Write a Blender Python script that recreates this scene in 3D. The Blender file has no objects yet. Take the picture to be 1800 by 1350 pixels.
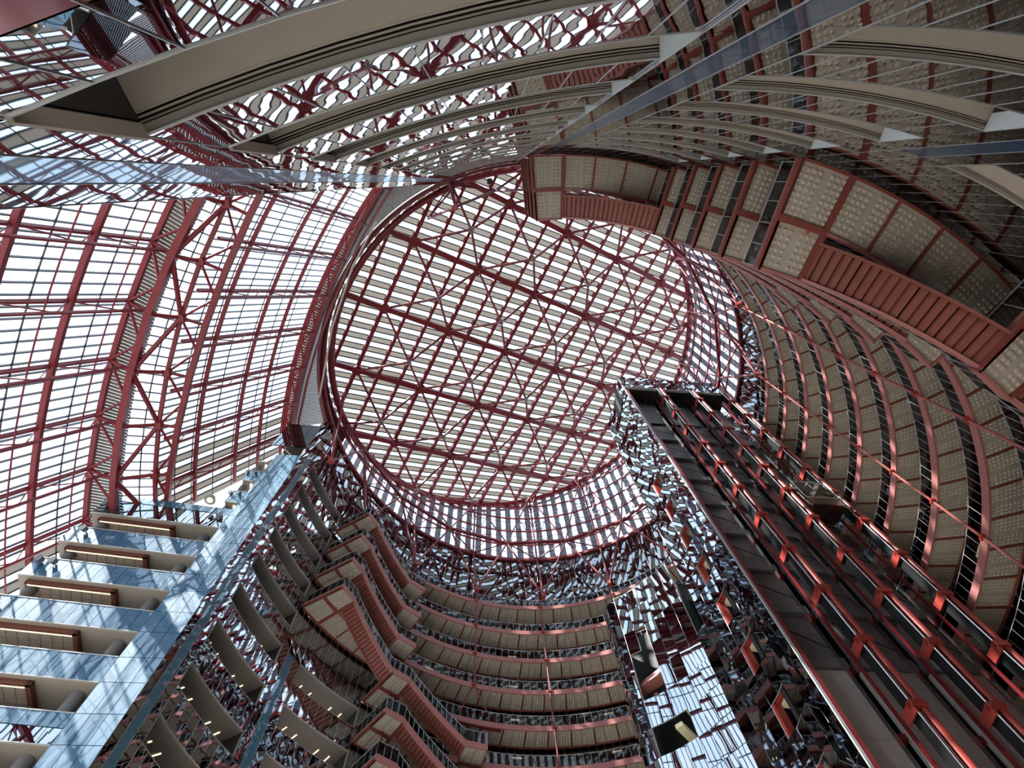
import bpy, bmesh, math, random
from mathutils import Vector, Matrix
random.seed(7)
sin, cos, pi, rad = math.sin, math.cos, math.pi, math.radians
SC = bpy.context.scene
COL = SC.collection

# ------------------------------------------------------------------ camera
CX, CY = 5.5197, 24.9388            # axis of the round atrium, metres from the lens
FPX, ZX, ZY = 1010.8, 859.95, 318.47
u_ = Vector(((ZX - 900) / FPX, (675 - ZY) / FPX, -1)).normalized()
x_ = (Vector((1, 0, 0)) - u_ * u_[0]).normalized()
y_ = u_.cross(x_)
cam = bpy.data.cameras.new('camera'); camo = bpy.data.objects.new('camera', cam); COL.objects.link(camo)
cam.sensor_width = 36; cam.lens = FPX * 36 / 1800; cam.clip_start = 0.05; cam.clip_end = 600
m = Matrix.Identity(4)
for j in range(3):
    for i, v in enumerate((x_, y_, u_)):
        m[i][j] = v[j]
camo.matrix_world = m
SC.camera = camo

# ------------------------------------------------------------------ world, sun, exposure
SC.view_settings.view_transform = 'Standard'
SC.view_settings.look = 'None'
SC.view_settings.gamma = 1.0
SC.view_settings.use_curve_mapping = False
SC.view_settings.exposure = 0.78
w = bpy.data.worlds.new('sky'); SC.world = w; w.use_nodes = True
nt = w.node_tree; nt.nodes.clear()
bg = nt.nodes.new('ShaderNodeBackground'); out = nt.nodes.new('ShaderNodeOutputWorld')
tc = nt.nodes.new('ShaderNodeTexCoord'); nz = nt.nodes.new('ShaderNodeTexNoise'); cr = nt.nodes.new('ShaderNodeValToRGB')
nz.inputs['Scale'].default_value = 1.6; nz.inputs['Detail'].default_value = 6
cr.color_ramp.elements[0].position = .36; cr.color_ramp.elements[0].color = (.70, .82, .98, 1)
cr.color_ramp.elements[1].position = .62; cr.color_ramp.elements[1].color = (.96, .98, 1, 1)
nt.links.new(tc.outputs['Generated'], nz.inputs['Vector']); nt.links.new(nz.outputs['Fac'], cr.inputs['Fac'])
nt.links.new(cr.outputs['Color'], bg.inputs['Color']); nt.links.new(bg.outputs[0], out.inputs[0])
bg.inputs['Strength'].default_value = 1.75
sun = bpy.data.lights.new('sun', 'SUN'); suno = bpy.data.objects.new('sun', sun); COL.objects.link(suno)
sun.energy = 10.0; sun.angle = rad(.6); sun.color = (1, .93, .84)
SUN_AZ, SUN_EL = rad(-152), rad(50)
sd = Vector((cos(SUN_EL) * cos(SUN_AZ), cos(SUN_EL) * sin(SUN_AZ), sin(SUN_EL)))
suno.rotation_euler = sd.to_track_quat('Z', 'Y').to_euler(); suno.location = (-60, -10, 90)
SC.cycles.max_bounces = 14; SC.cycles.diffuse_bounces = 4; SC.cycles.glossy_bounces = 5
SC.cycles.transmission_bounces = 6; SC.cycles.transparent_max_bounces = 14
SC.cycles.caustics_reflective = False; SC.cycles.caustics_refractive = False
SC.cycles.sample_clamp_indirect = 6.0

# ------------------------------------------------------------------ materials
MATS = {}
def mat(name, col, rough=.5, metal=0., spec=.5, emis=None, estr=0., noise=0., nscale=3., bump=0., bscale=4.):
    m = bpy.data.materials.new(name); m.use_nodes = True; n = m.node_tree; b = n.nodes['Principled BSDF']
    b.inputs['Base Color'].default_value = (*col, 1); b.inputs['Roughness'].default_value = rough
    b.inputs['Metallic'].default_value = metal; b.inputs['Specular IOR Level'].default_value = spec
    if emis: b.inputs['Emission Color'].default_value = (*emis, 1); b.inputs['Emission Strength'].default_value = estr
    if noise or bump:
        t = n.nodes.new('ShaderNodeTexCoord')
    if noise:
        x = n.nodes.new('ShaderNodeTexNoise'); x.inputs['Scale'].default_value = nscale; x.inputs['Detail'].default_value = 4
        r = n.nodes.new('ShaderNodeValToRGB')
        r.color_ramp.elements[0].position = .3; r.color_ramp.elements[1].position = .7
        r.color_ramp.elements[0].color = (*[c * (1 - noise) for c in col], 1); r.color_ramp.elements[1].color = (*[min(1, c * (1 + noise)) for c in col], 1)
        n.links.new(t.outputs['Object'], x.inputs['Vector']); n.links.new(x.outputs['Fac'], r.inputs['Fac']); n.links.new(r.outputs['Color'], b.inputs['Base Color'])
    if bump:
        oi = n.nodes.new('ShaderNodeObjectInfo'); mp = n.nodes.new('ShaderNodeVectorMath'); mp.operation = 'MULTIPLY_ADD'
        mp.inputs[1].default_value = (1, 1, 1)
        sx = n.nodes.new('ShaderNodeCombineXYZ'); mm = n.nodes.new('ShaderNodeMath'); mm.operation = 'MULTIPLY'; mm.inputs[1].default_value = 57.
        n.links.new(oi.outputs['Random'], mm.inputs[0])
        for q in range(3): n.links.new(mm.outputs[0], sx.inputs[q])
        n.links.new(t.outputs['Object'], mp.inputs[0]); n.links.new(sx.outputs[0], mp.inputs[2])
        y = n.nodes.new('ShaderNodeTexNoise'); y.inputs['Scale'].default_value = bscale; y.inputs['Detail'].default_value = .5
        bm_ = n.nodes.new('ShaderNodeBump'); bm_.inputs['Strength'].default_value = 1; bm_.inputs['Distance'].default_value = bump
        n.links.new(mp.outputs[0], y.inputs['Vector']); n.links.new(y.outputs['Fac'], bm_.inputs['Height']); n.links.new(bm_.outputs[0], b.inputs['Normal'])
    MATS[name] = m
    return m

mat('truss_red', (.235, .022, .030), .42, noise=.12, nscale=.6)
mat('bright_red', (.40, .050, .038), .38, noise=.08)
mat('rod_red_sunlit', (.44, .12, .10), .4)  # rod paint lightened as if sunlit
mat('deep_red', (.20, .015, .018), .45)
mat('fascia_pink', (.47, .185, .165), .4, noise=.05, nscale=.8)
mat('terracotta', (.285, .088, .064), .5, noise=.08, nscale=.9)
mat('rib_red', (.26, .062, .045), .5)
mat('coffer', (.50, .44, .365), .7, noise=.05, nscale=1.5)
mat('coffer_tile', (.62, .56, .475), .6)
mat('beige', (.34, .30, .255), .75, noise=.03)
mat('beige_dim', (.135, .118, .102), .75)  # darker copy of beige, holding the shade of the far ceilings
mat('white_metal', (.50, .50, .49), .35, .3)
mat('jamb_white', (.60, .66, .70), .4)
mat('black', (.008, .008, .009), .5)
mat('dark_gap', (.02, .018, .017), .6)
mat('dark_metal', (.17, .172, .185), .45, .2, noise=.15, nscale=1.2)
mat('grey_tube', (.10, .10, .105), .3, .7)
mat('steel', (.62, .62, .62), .18, 1.0)
mat('header', (.20, .185, .165), .7)
mat('concrete', (.56, .53, .50), .8, noise=.08, nscale=.7)
mat('bronze', (.26, .20, .17), .28, 1.0, noise=.2, nscale=.9)
mat('grey_column', (.19, .185, .18), .6)
mat('wood', (.17, .055, .032), .5, noise=.2, nscale=6)
mat('corrugated', (.20, .20, .175), .55, .1)
mat('tile_beige', (.42, .35, .28), .7)
mat('panel_grey', (.45, .45, .43), .5)
mat('stone_floor', (.60, .55, .49), .5, noise=.15, nscale=.4)
mat('pipe_cream', (.60, .50, .40), .5)
mat('lamp_glow', (1, .8, .45), .5, emis=(1, .84, .52), estr=.9)
mat('cove_glow', (1, .9, .7), .5, emis=(1, .82, .60), estr=.6)
mat('added_glow', (.75, .68, .42), .5, emis=(.9, .8, .5), estr=.10)  # slight emission added to yellow parts that are not lamps
mat('mirror_near', (.52, .54, .57), .012, 1.0, bump=.0022, bscale=1.3)
mat('mirror_far', (.42, .45, .48), .015, 1.0, bump=.0038, bscale=1.0)
mat('mirror_dark', (.24, .26, .285), .02, 1.0, bump=.0025, bscale=.8)
mat('mirror_tower', (.36, .40, .45), .015, 1.0, bump=.0016, bscale=.9)
mat('red_panel', (.42, .10, .085), .12, .55, noise=.05, bump=.006, bscale=.7)

def mirror_tint(name, col, rough, fac, bump, bscale):
    m = bpy.data.materials.new(name); m.use_nodes = True; n = m.node_tree; b = n.nodes['Principled BSDF']; o = n.nodes['Material Output']
    b.inputs['Base Color'].default_value = (*col, 1); b.inputs['Roughness'].default_value = .35
    g = n.nodes.new('ShaderNodeBsdfGlossy'); g.inputs['Color'].default_value = (.82, .90, .95, 1); g.inputs['Roughness'].default_value = rough
    mx = n.nodes.new('ShaderNodeMixShader'); mx.inputs[0].default_value = fac
    t = n.nodes.new('ShaderNodeTexCoord'); y = n.nodes.new('ShaderNodeTexNoise'); y.inputs['Scale'].default_value = bscale; y.inputs['Detail'].default_value = .5
    oi = n.nodes.new('ShaderNodeObjectInfo'); ad = n.nodes.new('ShaderNodeVectorMath'); ad.operation = 'ADD'
    mm = n.nodes.new('ShaderNodeMath'); mm.operation = 'MULTIPLY'; mm.inputs[1].default_value = 57.
    n.links.new(oi.outputs['Random'], mm.inputs[0]); n.links.new(t.outputs['Object'], ad.inputs[0]); n.links.new(mm.outputs[0], ad.inputs[1])
    n.links.new(ad.outputs[0], y.inputs['Vector'])
    bp = n.nodes.new('ShaderNodeBump'); bp.inputs['Distance'].default_value = bump; n.links.new(y.outputs['Fac'], bp.inputs['Height'])
    n.links.new(bp.outputs[0], g.inputs['Normal'])
    n.links.new(b.outputs[0], mx.inputs[1]); n.links.new(g.outputs[0], mx.inputs[2]); n.links.new(mx.outputs[0], o.inputs[0])
    MATS[name] = m
mirror_tint('blue_panel', (.018, .115, .21), .02, .10, .003, 1.1)
mirror_tint('blue_light', (.05, .19, .29), .02, .12, .003, 1.1)
mirror_tint('blue_stripe', (.014, .085, .18), .02, .40, .0025, 1.2)

def glass(name, tcol, gl, gcol=(1, 1, 1)):
    m = bpy.data.materials.new(name); m.use_nodes = True; n = m.node_tree; n.nodes.remove(n.nodes['Principled BSDF']); o = n.nodes['Material Output']
    t = n.nodes.new('ShaderNodeBsdfTransparent'); t.inputs[0].default_value = (*tcol, 1)
    g = n.nodes.new('ShaderNodeBsdfGlossy'); g.inputs['Roughness'].default_value = .03; g.inputs['Color'].default_value = (*gcol, 1)
    mx = n.nodes.new('ShaderNodeMixShader'); mx.inputs[0].default_value = gl
    n.links.new(t.outputs[0], mx.inputs[1]); n.links.new(g.outputs[0], mx.inputs[2]); n.links.new(mx.outputs[0], o.inputs[0]); MATS[name] = m
glass('glass_clear', (.88, .92, .95), .04)
glass('glass_rail', (.40, .42, .45), .05)
glass('glass_cab', (.86, .90, .88), .10)
def frosted(name, col, tr):
    m = bpy.data.materials.new(name); m.use_nodes = True; n = m.node_tree; n.nodes.remove(n.nodes['Principled BSDF']); o = n.nodes['Material Output']
    t = n.nodes.new('ShaderNodeBsdfTranslucent'); t.inputs[0].default_value = (*col, 1)
    d = n.nodes.new('ShaderNodeBsdfDiffuse'); d.inputs[0].default_value = (*[c * .6 for c in col], 1)
    a = n.nodes.new('ShaderNodeMixShader'); a.inputs[0].default_value = .3
    p = n.nodes.new('ShaderNodeBsdfTransparent'); p.inputs[0].default_value = (.9, .9, .9, 1)
    mx = n.nodes.new('ShaderNodeMixShader'); mx.inputs[0].default_value = tr
    n.links.new(t.outputs[0], a.inputs[1]); n.links.new(d.outputs[0], a.inputs[2])
    n.links.new(a.outputs[0], mx.inputs[1]); n.links.new(p.outputs[0], mx.inputs[2]); n.links.new(mx.outputs[0], o.inputs[0]); MATS[name] = m
frosted('frosted', (.285, .275, .26), .04)
frosted('frosted_blue', (.25, .26, .30), .04)

# ------------------------------------------------------------------ mesh helpers
class MB:
    def __init__(s): s.v = []; s.f = []; s.m2 = None; s.cut = 0
    def add(s, v, f):
        b = len(s.v); s.v += [tuple(p) for p in v]; s.f += [tuple(i + b for i in q) for q in f]; return s
    def hexa(s, p):      # 8 corners: bottom ring 0-3, top ring 4-7
        return s.add(p, [(3, 2, 1, 0), (4, 5, 6, 7), (0, 1, 5, 4), (1, 2, 6, 5), (2, 3, 7, 6), (3, 0, 4, 7)])
    def box(s, x0, x1, y0, y1, z0, z1):
        return s.hexa([(x0, y0, z0), (x1, y0, z0), (x1, y1, z0), (x0, y1, z0), (x0, y0, z1), (x1, y0, z1), (x1, y1, z1), (x0, y1, z1)])
    def arc(s, r0, r1, a0, a1, z0, z1, n=1, z0b=None, z1b=None):   # degrees; optional end heights
        z0b = z0 if z0b is None else z0b; z1b = z1 if z1b is None else z1b
        for i in range(n):
            t0, t1 = i / n, (i + 1) / n
            A, B = rad(a0 + (a1 - a0) * t0), rad(a0 + (a1 - a0) * t1)
            l0, l1 = z0 + (z0b - z0) * t0, z0 + (z0b - z0) * t1
            h0, h1 = z1 + (z1b - z1) * t0, z1 + (z1b - z1) * t1
            s.hexa([(r0 * cos(A), r0 * sin(A), l0), (r1 * cos(A), r1 * sin(A), l0), (r1 * cos(B), r1 * sin(B), l1), (r0 * cos(B), r0 * sin(B), l1),
                    (r0 * cos(A), r0 * sin(A), h0), (r1 * cos(A), r1 * sin(A), h0), (r1 * cos(B), r1 * sin(B), h1), (r0 * cos(B), r0 * sin(B), h1)])
        return s
    def tube(s, p, q, r, n=6, r2=None):
        p, q = Vector(p), Vector(q); d = (q - p)
        if d.length < 1e-6: return s
        d.normalize(); a = d.orthogonal().normalized(); b = d.cross(a); r2 = r if r2 is None else r2
        v = [p + (a * cos(2 * pi * i / n) + b * sin(2 * pi * i / n)) * r for i in range(n)] + [q + (a * cos(2 * pi * i / n) + b * sin(2 * pi * i / n)) * r2 for i in range(n)]
        return s.add(v, [(i, (i + 1) % n, n + (i + 1) % n, n + i) for i in range(n)] + [tuple(range(n - 1, -1, -1)), tuple(range(n, 2 * n))])
    def beam(s, p, q, w, h, up=(0, 0, 1)):                          # rectangular bar
        p, q, up = Vector(p), Vector(q), Vector(up); d = (q - p).normalized(); a = d.cross(up)
        if a.length < 1e-4: a = d.orthogonal()
        a.normalize(); b = a.cross(d); a = a * w / 2; b = b * h / 2
        return s.hexa([p - a - b, p + a - b, p + a + b, p - a + b, q - a - b, q + a - b, q + a + b, q - a + b])
    def quadbox(s, a, b, c, d, th):                                 # slab from 4 corners
        a, b, c, d = map(Vector, (a, b, c, d)); n = (b - a).cross(d - a).normalized() * th
        return s.hexa([a, b, c, d, a + n, b + n, c + n, d + n])
    def mesh(s, name, mt=None):
        me = bpy.data.meshes.new(name); me.from_pydata(s.v, [], s.f)
        bm = bmesh.new(); bm.from_mesh(me); bmesh.ops.recalc_face_normals(bm, faces=bm.faces); bm.to_mesh(me); bm.free()
        if mt: me.materials.append(MATS[mt])
        if s.m2:
            me.materials.append(MATS[s.m2])
            for i in range(s.cut, len(s.f)): me.polygons[i].material_index = 1
        return me
def ob(name, me, parent=None, loc=(0, 0, 0), rz=0., mx=None, label=None, stuff=False):
    o = bpy.data.objects.new(name, me); COL.objects.link(o)
    if parent: o.parent = parent
    if mx is not None: o.matrix_local = mx
    else: o.location = loc; o.rotation_euler = (0, 0, rz)
    if label: o['label'] = label
    if stuff: o['kind'] = 'stuff'
    return o
def thing(name, label, cat, loc=(0, 0, 0), rz=0., group=None):
    o = bpy.data.objects.new(name, None); COL.objects.link(o); o.location = loc; o.rotation_euler = (0, 0, rz)
    o.empty_display_size = .3
    o['label'] = label; o['category'] = cat
    if group: o['group'] = group
    return o
def struct(name, loc=(0, 0, 0), rz=0., label=None):
    o = bpy.data.objects.new(name, None); COL.objects.link(o); o.location = loc; o.rotation_euler = (0, 0, rz); o['kind'] = 'structure'
    if label: o['label'] = label
    return o

AX, P = 28.2, 5.04
H0, DF = 56.85, 4.1136
hk = lambda k: H0 - DF * k
R, RW, RB = 24.4, 27.02, 26.65
GZ = -1.6
ORD = ['topmost', 'second from the top', 'third from the top', 'fourth from the top', 'fifth from the top', 'sixth from the top', 'seventh from the top', 'eighth from the top', 'ninth from the top', 'tenth from the top', 'eleventh from the top', 'twelfth from the top', 'thirteenth from the top']
def sk(k): return 24.5 if k <= 3 else (20.5 if k <= 8 else 16.5)
def pol(r, a, z): return (CX + r * cos(rad(a)), CY + r * sin(rad(a)), z)

# ------------------------------------------------------------------ floor
f = MB(); f.add([(CX + 75 * cos(rad(a)), CY + 75 * sin(rad(a)), GZ) for a in range(0, 360, 10)] + [(CX + 75 * cos(rad(a)), CY + 75 * sin(rad(a)), GZ - .5) for a in range(0, 360, 10)],
    [tuple(range(36)), tuple(range(71, 35, -1))] + [(i, 36 + i, 36 + (i + 1) % 36, (i + 1) % 36) for i in range(36)])
fo = ob('floor', f.mesh('floor', 'stone_floor')); fo['kind'] = 'structure'

# ------------------------------------------------------------------ ring wall of mirror glass at RW, in 20 degree bays
TH = .06
_pm = {}
def panel_mesh(wd, ht, mt, th=TH):
    key = (round(wd, 3), round(ht, 3), mt)
    if key not in _pm:
        _pm[key] = MB().box(0, th, -wd / 2, wd / 2, -ht / 2, ht / 2).mesh('glass_panel', mt)
    return _pm[key]
def put_panel(par, a, z0, z1, mt, jit, name='glass_panel', r=RW, wd=None):
    wd = wd or (2 * r * sin(rad(P / 6)) - .025)
    me = panel_mesh(wd, (z1 - z0) - .025, mt)
    mx = Matrix.Translation((r * cos(rad(a)), r * sin(rad(a)), (z0 + z1) / 2)) @ Matrix.Rotation(rad(a) + rad(random.gauss(0, jit)), 4, 'Z') @ Matrix.Rotation(rad(random.gauss(0, jit)), 4, 'Y')
    return ob(name, me, par, mx=mx)
HEAD, SILL = .45, 2.38          # opening head and sill below each hk
def slot_of(i):                 # slot i (thirds of P) counted from the axis; 60 slots per 20P, modules of 12: 3 pier + 9 opening
    return ((abs(i) - 10.5 * 0) )
wall_names = {}
def angn(n):                    # the last bay beside the lens is a little tighter than the others
    if n < -27.5: return -110.15 - AX - (-n - 27.5) * 4.3
    if n < -24.5: return -24.5 * P - (-n - 24.5) / 3 * 14.87
    return n * P
def open_floors(n):             # which floors have openings for outward index n (distance from axis, in P)
    if 24.5 <= n < 27.5: return range(-1, 14)
    if 20.5 <= n < 23.5: return range(4, 14)
    if 16.5 <= n < 19.5: return range(9, 14)
    return ()
bays = [(-28.5, -24.5), (-24.5, -20.5), (-20.5, -16.5), (-16.5, -8.5), (-8.5, 0.), (0., 8.5), (8.5, 16.5), (16.5, 20.5), (20.5, 24.5), (24.5, 28.5)]
wn = ['wall_near', 'wall_near', 'wall_near', 'wall_right', 'wall_right', 'wall_right', 'wall_back', 'wall_back', 'wall_left', 'wall_left']
lights_in = MB
room_meshes = {}
# room behind an opening, local polar frame starting at angle 0, spanning 3P, z relative to the head
a3 = 3 * P
rm = {}
rm['ceiling_panel'] = MB().arc(RW + .26, RW + 4.2, 0, a3, .04, .14, 9).mesh('ceiling_panel', 'beige')
rm['header_panel'] = MB().arc(RW + .01, RW + .11, 0, a3, 0, .12, 9).mesh('header_panel', 'header')
sl = MB(); bk = MB()
for i in range(3):
    bk.arc(RW + .135 + .05 * i, RW + .158 + .05 * i, 0, a3, .045, .06, 9)
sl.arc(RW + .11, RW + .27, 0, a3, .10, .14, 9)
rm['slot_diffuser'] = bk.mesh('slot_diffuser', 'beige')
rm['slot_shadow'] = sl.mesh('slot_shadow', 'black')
rm['back_wall'] = MB().arc(RW + 4.2, RW + 4.3, 0, a3, -2.4, .2, 9).arc(RW + .17, RW + 4.3, -.02, .05, -2.4, .1).arc(RW + .4, RW + 4.3, a3 - .05, a3 + .05, -2.4, .1).mesh('back_wall', 'dark_gap')  # shading at the room's ends painted as near-black walls
jl = MB().arc(RW - .01, RW + .16, -.12, 0, -1.93, 0).mesh('jamb', 'beige')
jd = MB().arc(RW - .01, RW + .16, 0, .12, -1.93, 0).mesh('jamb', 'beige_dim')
jr = MB().arc(RW - .01, RW + .42, 0, .12, -1.93, 0).mesh('jamb', 'jamb_white')
rm['sill_trim'] = MB().arc(RW - .012, RW + .02, 0, a3, -1.95, -1.92, 9).arc(RW - .012, RW + .012, 0, a3, -.03, .0, 9).mesh('sill_trim', 'white_metal')
cdim = MB().arc(RW + .26, RW + 4.2, 0, a3, .04, .14, 9).mesh('ceiling_panel', 'beige_dim')  # far ceilings: same beige, with their shade put into the colour
lm_far = MB().box(RW + 1.55, RW + 2.9, -.04, .04, -.03, .035).mesh('ceiling_light', 'lamp_glow')
for bi, (n0, n1) in enumerate(bays):
    wl = struct(wn[bi], (CX, CY, 0), rad(AX))
    cnt_ = round((n1 - n0) * 3); rw_ = 27.06 if bi == 0 else RW
    near = bi < 3
    for i in range(cnt_):
        ac = angn(n0 + (i + .5) / 3); n = abs(n0 + (i + .5) / 3); wd_ = 2 * rw_ * sin(rad(angn(n0 + (i + 1) / 3) - angn(n0 + i / 3)) / 2) - .02
        opens = open_floors(n)
        pier = (24.5 - 4 * math.ceil((24.5 - n) / 4)) if False else None
        stripe = False
        for lo, ks in ((27.5, range(-3, 14)), (23.5, range(4, 14)), (19.5, range(9, 14))):
            if lo + 1 / 3 < n < lo + 2 / 3: stripe = True; sks = ks
        mt0 = 'mirror_near' if near else ('mirror_far' if bi >= 7 else 'mirror_dark')
        jit = .05 if near else (.45 if bi >= 7 else .9)
        if 3 <= bi <= 5 or (bi == 2 and False):
            # walls behind the walkways: whole-storey panes
            zs = [(hk(k) - .0, hk(k - 1) - .0) for k in range(0, 13)]
            for z0, z1 in zs: put_panel(wl, ac, z0, z1, mt0, jit, r=rw_, wd=wd_)
        else:
            for k in range(-1, 14):
                h, s_ = hk(k) - HEAD, hk(k) - SILL
                nh = hk(k + 1) - HEAD
                if k >= 12 and near:
                    if k == 12:
                        if k not in opens: put_panel(wl, ac, s_, h, 'blue_stripe' if stripe else mt0, jit, r=rw_, wd=wd_)
                        put_panel(wl, ac, 3.95, s_, mt0, jit, r=rw_, wd=wd_); put_panel(wl, ac, 1.2, 3.95, 'red_panel', .05, r=rw_, wd=wd_)
                    continue
                mt = mt0
                if stripe and k in sks: mt = 'blue_stripe' if near else 'blue_light'
                if k in opens: pass
                elif stripe or n > 24.5 or (n > 20.5 and k >= 4) or k >= 9: put_panel(wl, ac, s_, h, mt, jit, r=rw_, wd=wd_)
                else:
                    put_panel(wl, ac, s_, h, mt, jit, r=rw_, wd=wd_)
                put_panel(wl, ac, nh, s_, mt, jit, r=rw_, wd=wd_)
    # top storey up to the drum
    for i in range(cnt_):
        ac = angn(n0 + (i + .5) / 3); wd_ = 2 * rw_ * sin(rad(angn(n0 + (i + 1) / 3) - angn(n0 + i / 3)) / 2) - .02
        lowz = (hk(-1) - HEAD) if not (3 <= bi <= 5) else hk(-1)
        put_panel(wl, ac, lowz, 65.2, 'mirror_dark' if not near else 'mirror_near', .8 if not near else .06, r=rw_, wd=wd_)
        put_panel(wl, ac, 65.2, 69.9, 'mirror_dark' if not near else 'mirror_near', .8 if not near else .06, r=rw_, wd=wd_)
    # mullions and dark backing
    mu = MB(); bb = MB(); mw = .012 if near else .022
    for i in range(cnt_ + 1):
        a = angn(n0 + i / 3); a_n = angn(n0 + (i + 1) / 3); n = abs(n0 + i / 3)
        inside = any(lo + .01 < n < lo + 2.99 for lo in (24.5, 20.5, 16.5)) and not (3 <= bi <= 5)
        segs = [(GZ, 69.9)]
        if inside:
            ks = [k for k in open_floors(n + 1e-4)]
            segs = []; z = GZ
            for k in sorted(ks, reverse=True):
                if hk(k) - SILL > z: segs.append((z, hk(k) - SILL))
                z = hk(k) - HEAD
            segs.append((z, 69.9))
        for z0, z1 in segs:
            if z1 > z0: mu.arc(rw_ - (.008 if near else .015), rw_ + .02, a - mw, a + mw, z0, z1)
    ob('mullion', mu.mesh('mullion', 'white_metal'), wl, stuff=True)
    for i in range(cnt_):
        a = angn(n0 + i / 3); a_n = angn(n0 + (i + 1) / 3); n = abs(n0 + (i + .5) / 3); ks = list(open_floors(n)); z = GZ
        for k in sorted(ks, reverse=True):
            if hk(k) - SILL > z: bb.arc(rw_ + .09, rw_ + .3, a, a_n, z, hk(k) - SILL - .02)
            z = hk(k) - HEAD + .13
        bb.arc(rw_ + .09, rw_ + .3, a, a_n, z, 69.9)
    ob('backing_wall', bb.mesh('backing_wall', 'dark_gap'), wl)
    # openings with rooms
    for lo in (24.5, 20.5, 16.5):
        if abs(n0) in (lo, lo + 4) and abs(n1) in (lo, lo + 4):
            st = angn(lo if n0 > 0 else -(lo + 3)); en_ = angn(lo + 3 if n0 > 0 else -lo)
            for k in open_floors(lo + .5):
                zh = hk(k) - HEAD
                if zh - 1.9 < 2.5 and near: continue
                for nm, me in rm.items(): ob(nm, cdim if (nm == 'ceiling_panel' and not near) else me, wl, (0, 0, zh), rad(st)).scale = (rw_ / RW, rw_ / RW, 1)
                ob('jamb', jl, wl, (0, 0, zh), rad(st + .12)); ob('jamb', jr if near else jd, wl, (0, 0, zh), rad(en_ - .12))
                if not near:
                    for t in (.35, .8, 1.75, 2.2, 2.85): ob('ceiling_light', lm_far, wl, (0, 0, zh + .0), rad(st + t * P))

# ------------------------------------------------------------------ ring walkways
fas = MB().arc(R - .08, R + .04, 0, P, 0, .55, 3).mesh('fascia', 'fascia_pink')
sof = MB(); sof.arc(R + .04, RB, 0, P, .13, .5, 3); sof.m2 = 'coffer_tile'; sof.cut = len(sof.f)
sq = MB()
nr, na = 9, 11
def squares(mb, r0, r1, a0, a1, z, pitch=.24, size=.155, skip=()):
    nr = max(1, int((r1 - r0) / pitch)); rm_ = (r0 + r1) / 2; na = max(1, int(rad(a1 - a0) * rm_ / pitch))
    dr = (r1 - r0) / nr; da = (a1 - a0) / na
    for i in range(nr):
        for j in range(na):
            if (j % 4 == 3 if skip == 'cols' else j % 5 == 4): continue
            rc = r0 + (i + .5) * dr; ac = a0 + (j + .5) * da; hw = math.degrees(size / 2 / rc)
            A, B = rad(ac - hw), rad(ac + hw); q0, q1 = rc - size / 2, rc + size / 2; i0 = .22 * size
            A2, B2 = rad(ac - hw * .6), rad(ac + hw * .6)
            v = [(q0 * cos(A), q0 * sin(A), z), (q1 * cos(A), q1 * sin(A), z), (q1 * cos(B), q1 * sin(B), z), (q0 * cos(B), q0 * sin(B), z),
                 ((q0 + i0) * cos(A2), (q0 + i0) * sin(A2), z - .075), ((q1 - i0) * cos(A2), (q1 - i0) * sin(A2), z - .075), ((q1 - i0) * cos(B2), (q1 - i0) * sin(B2), z - .075), ((q0 + i0) * cos(B2), (q0 + i0) * sin(B2), z - .075)]
            mb.add(v, [(4, 5, 6, 7), (0, 1, 5, 4), (1, 2, 6, 5), (2, 3, 7, 6), (3, 0, 4, 7)])
    return mb
squares(sof, R + .14, RB - .12, .18, P - .18, .131)
sofm = sof.mesh('soffit_panel', 'coffer')
lsof = MB().arc(22.32, R - .08, 0, P, .13, .5, 3); lsof.m2 = 'coffer_tile'; lsof.cut = len(lsof.f); squares(lsof, 22.45, R - .3, .25, P - .25, .131, skip='cols')
lsofm = lsof.mesh('soffit_panel', 'coffer')
ribm = MB().arc(R + .04, RB, -.13, .13, .02, .15).mesh('rib', 'rib_red')
ribw = MB().arc(22.3, RB, -.3, .3, .0, .2).mesh('rib', 'rib_red')
edgem = MB().arc(RB, RB + .1, 0, P, .0, .5, 3).mesh('edge_strip', 'rib_red')
beamL = MB().arc(R - .16, R + .1, 0, P, -.02, .16, 3).mesh('beam', 'rib_red')
lfas = MB().arc(22.2, 22.32, 0, P, 0, .55, 3).mesh('fascia', 'fascia_pink')
pane = MB().arc(R - .03, R - .01, .07, P / 3 - .07, .60, 1.62).mesh('glass_pane', 'glass_rail')
lpane = MB().arc(22.26, 22.28, .07, P / 3 - .07, .60, 1.62).mesh('glass_pane', 'glass_rail')
def rail_frame(r):
    q = MB()
    for i in range(3): q.arc(r - .02, r + .01, i * P / 3 - .028, i * P / 3 + .028, .55, 1.65)
    q.arc(r - .02, r + .02, 0, P, 1.63, 1.67, 3)
    return q.mesh('rail_frame', 'white_metal')
rfm, lrfm = rail_frame(R - .02), rail_frame(22.27)
def radial_fascia(r0, r1, sgn):
    return MB().arc(r0, r1, 0 if sgn > 0 else -.25, .25 if sgn > 0 else 0, 0, .55).mesh('fascia', 'fascia_pink')
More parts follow.
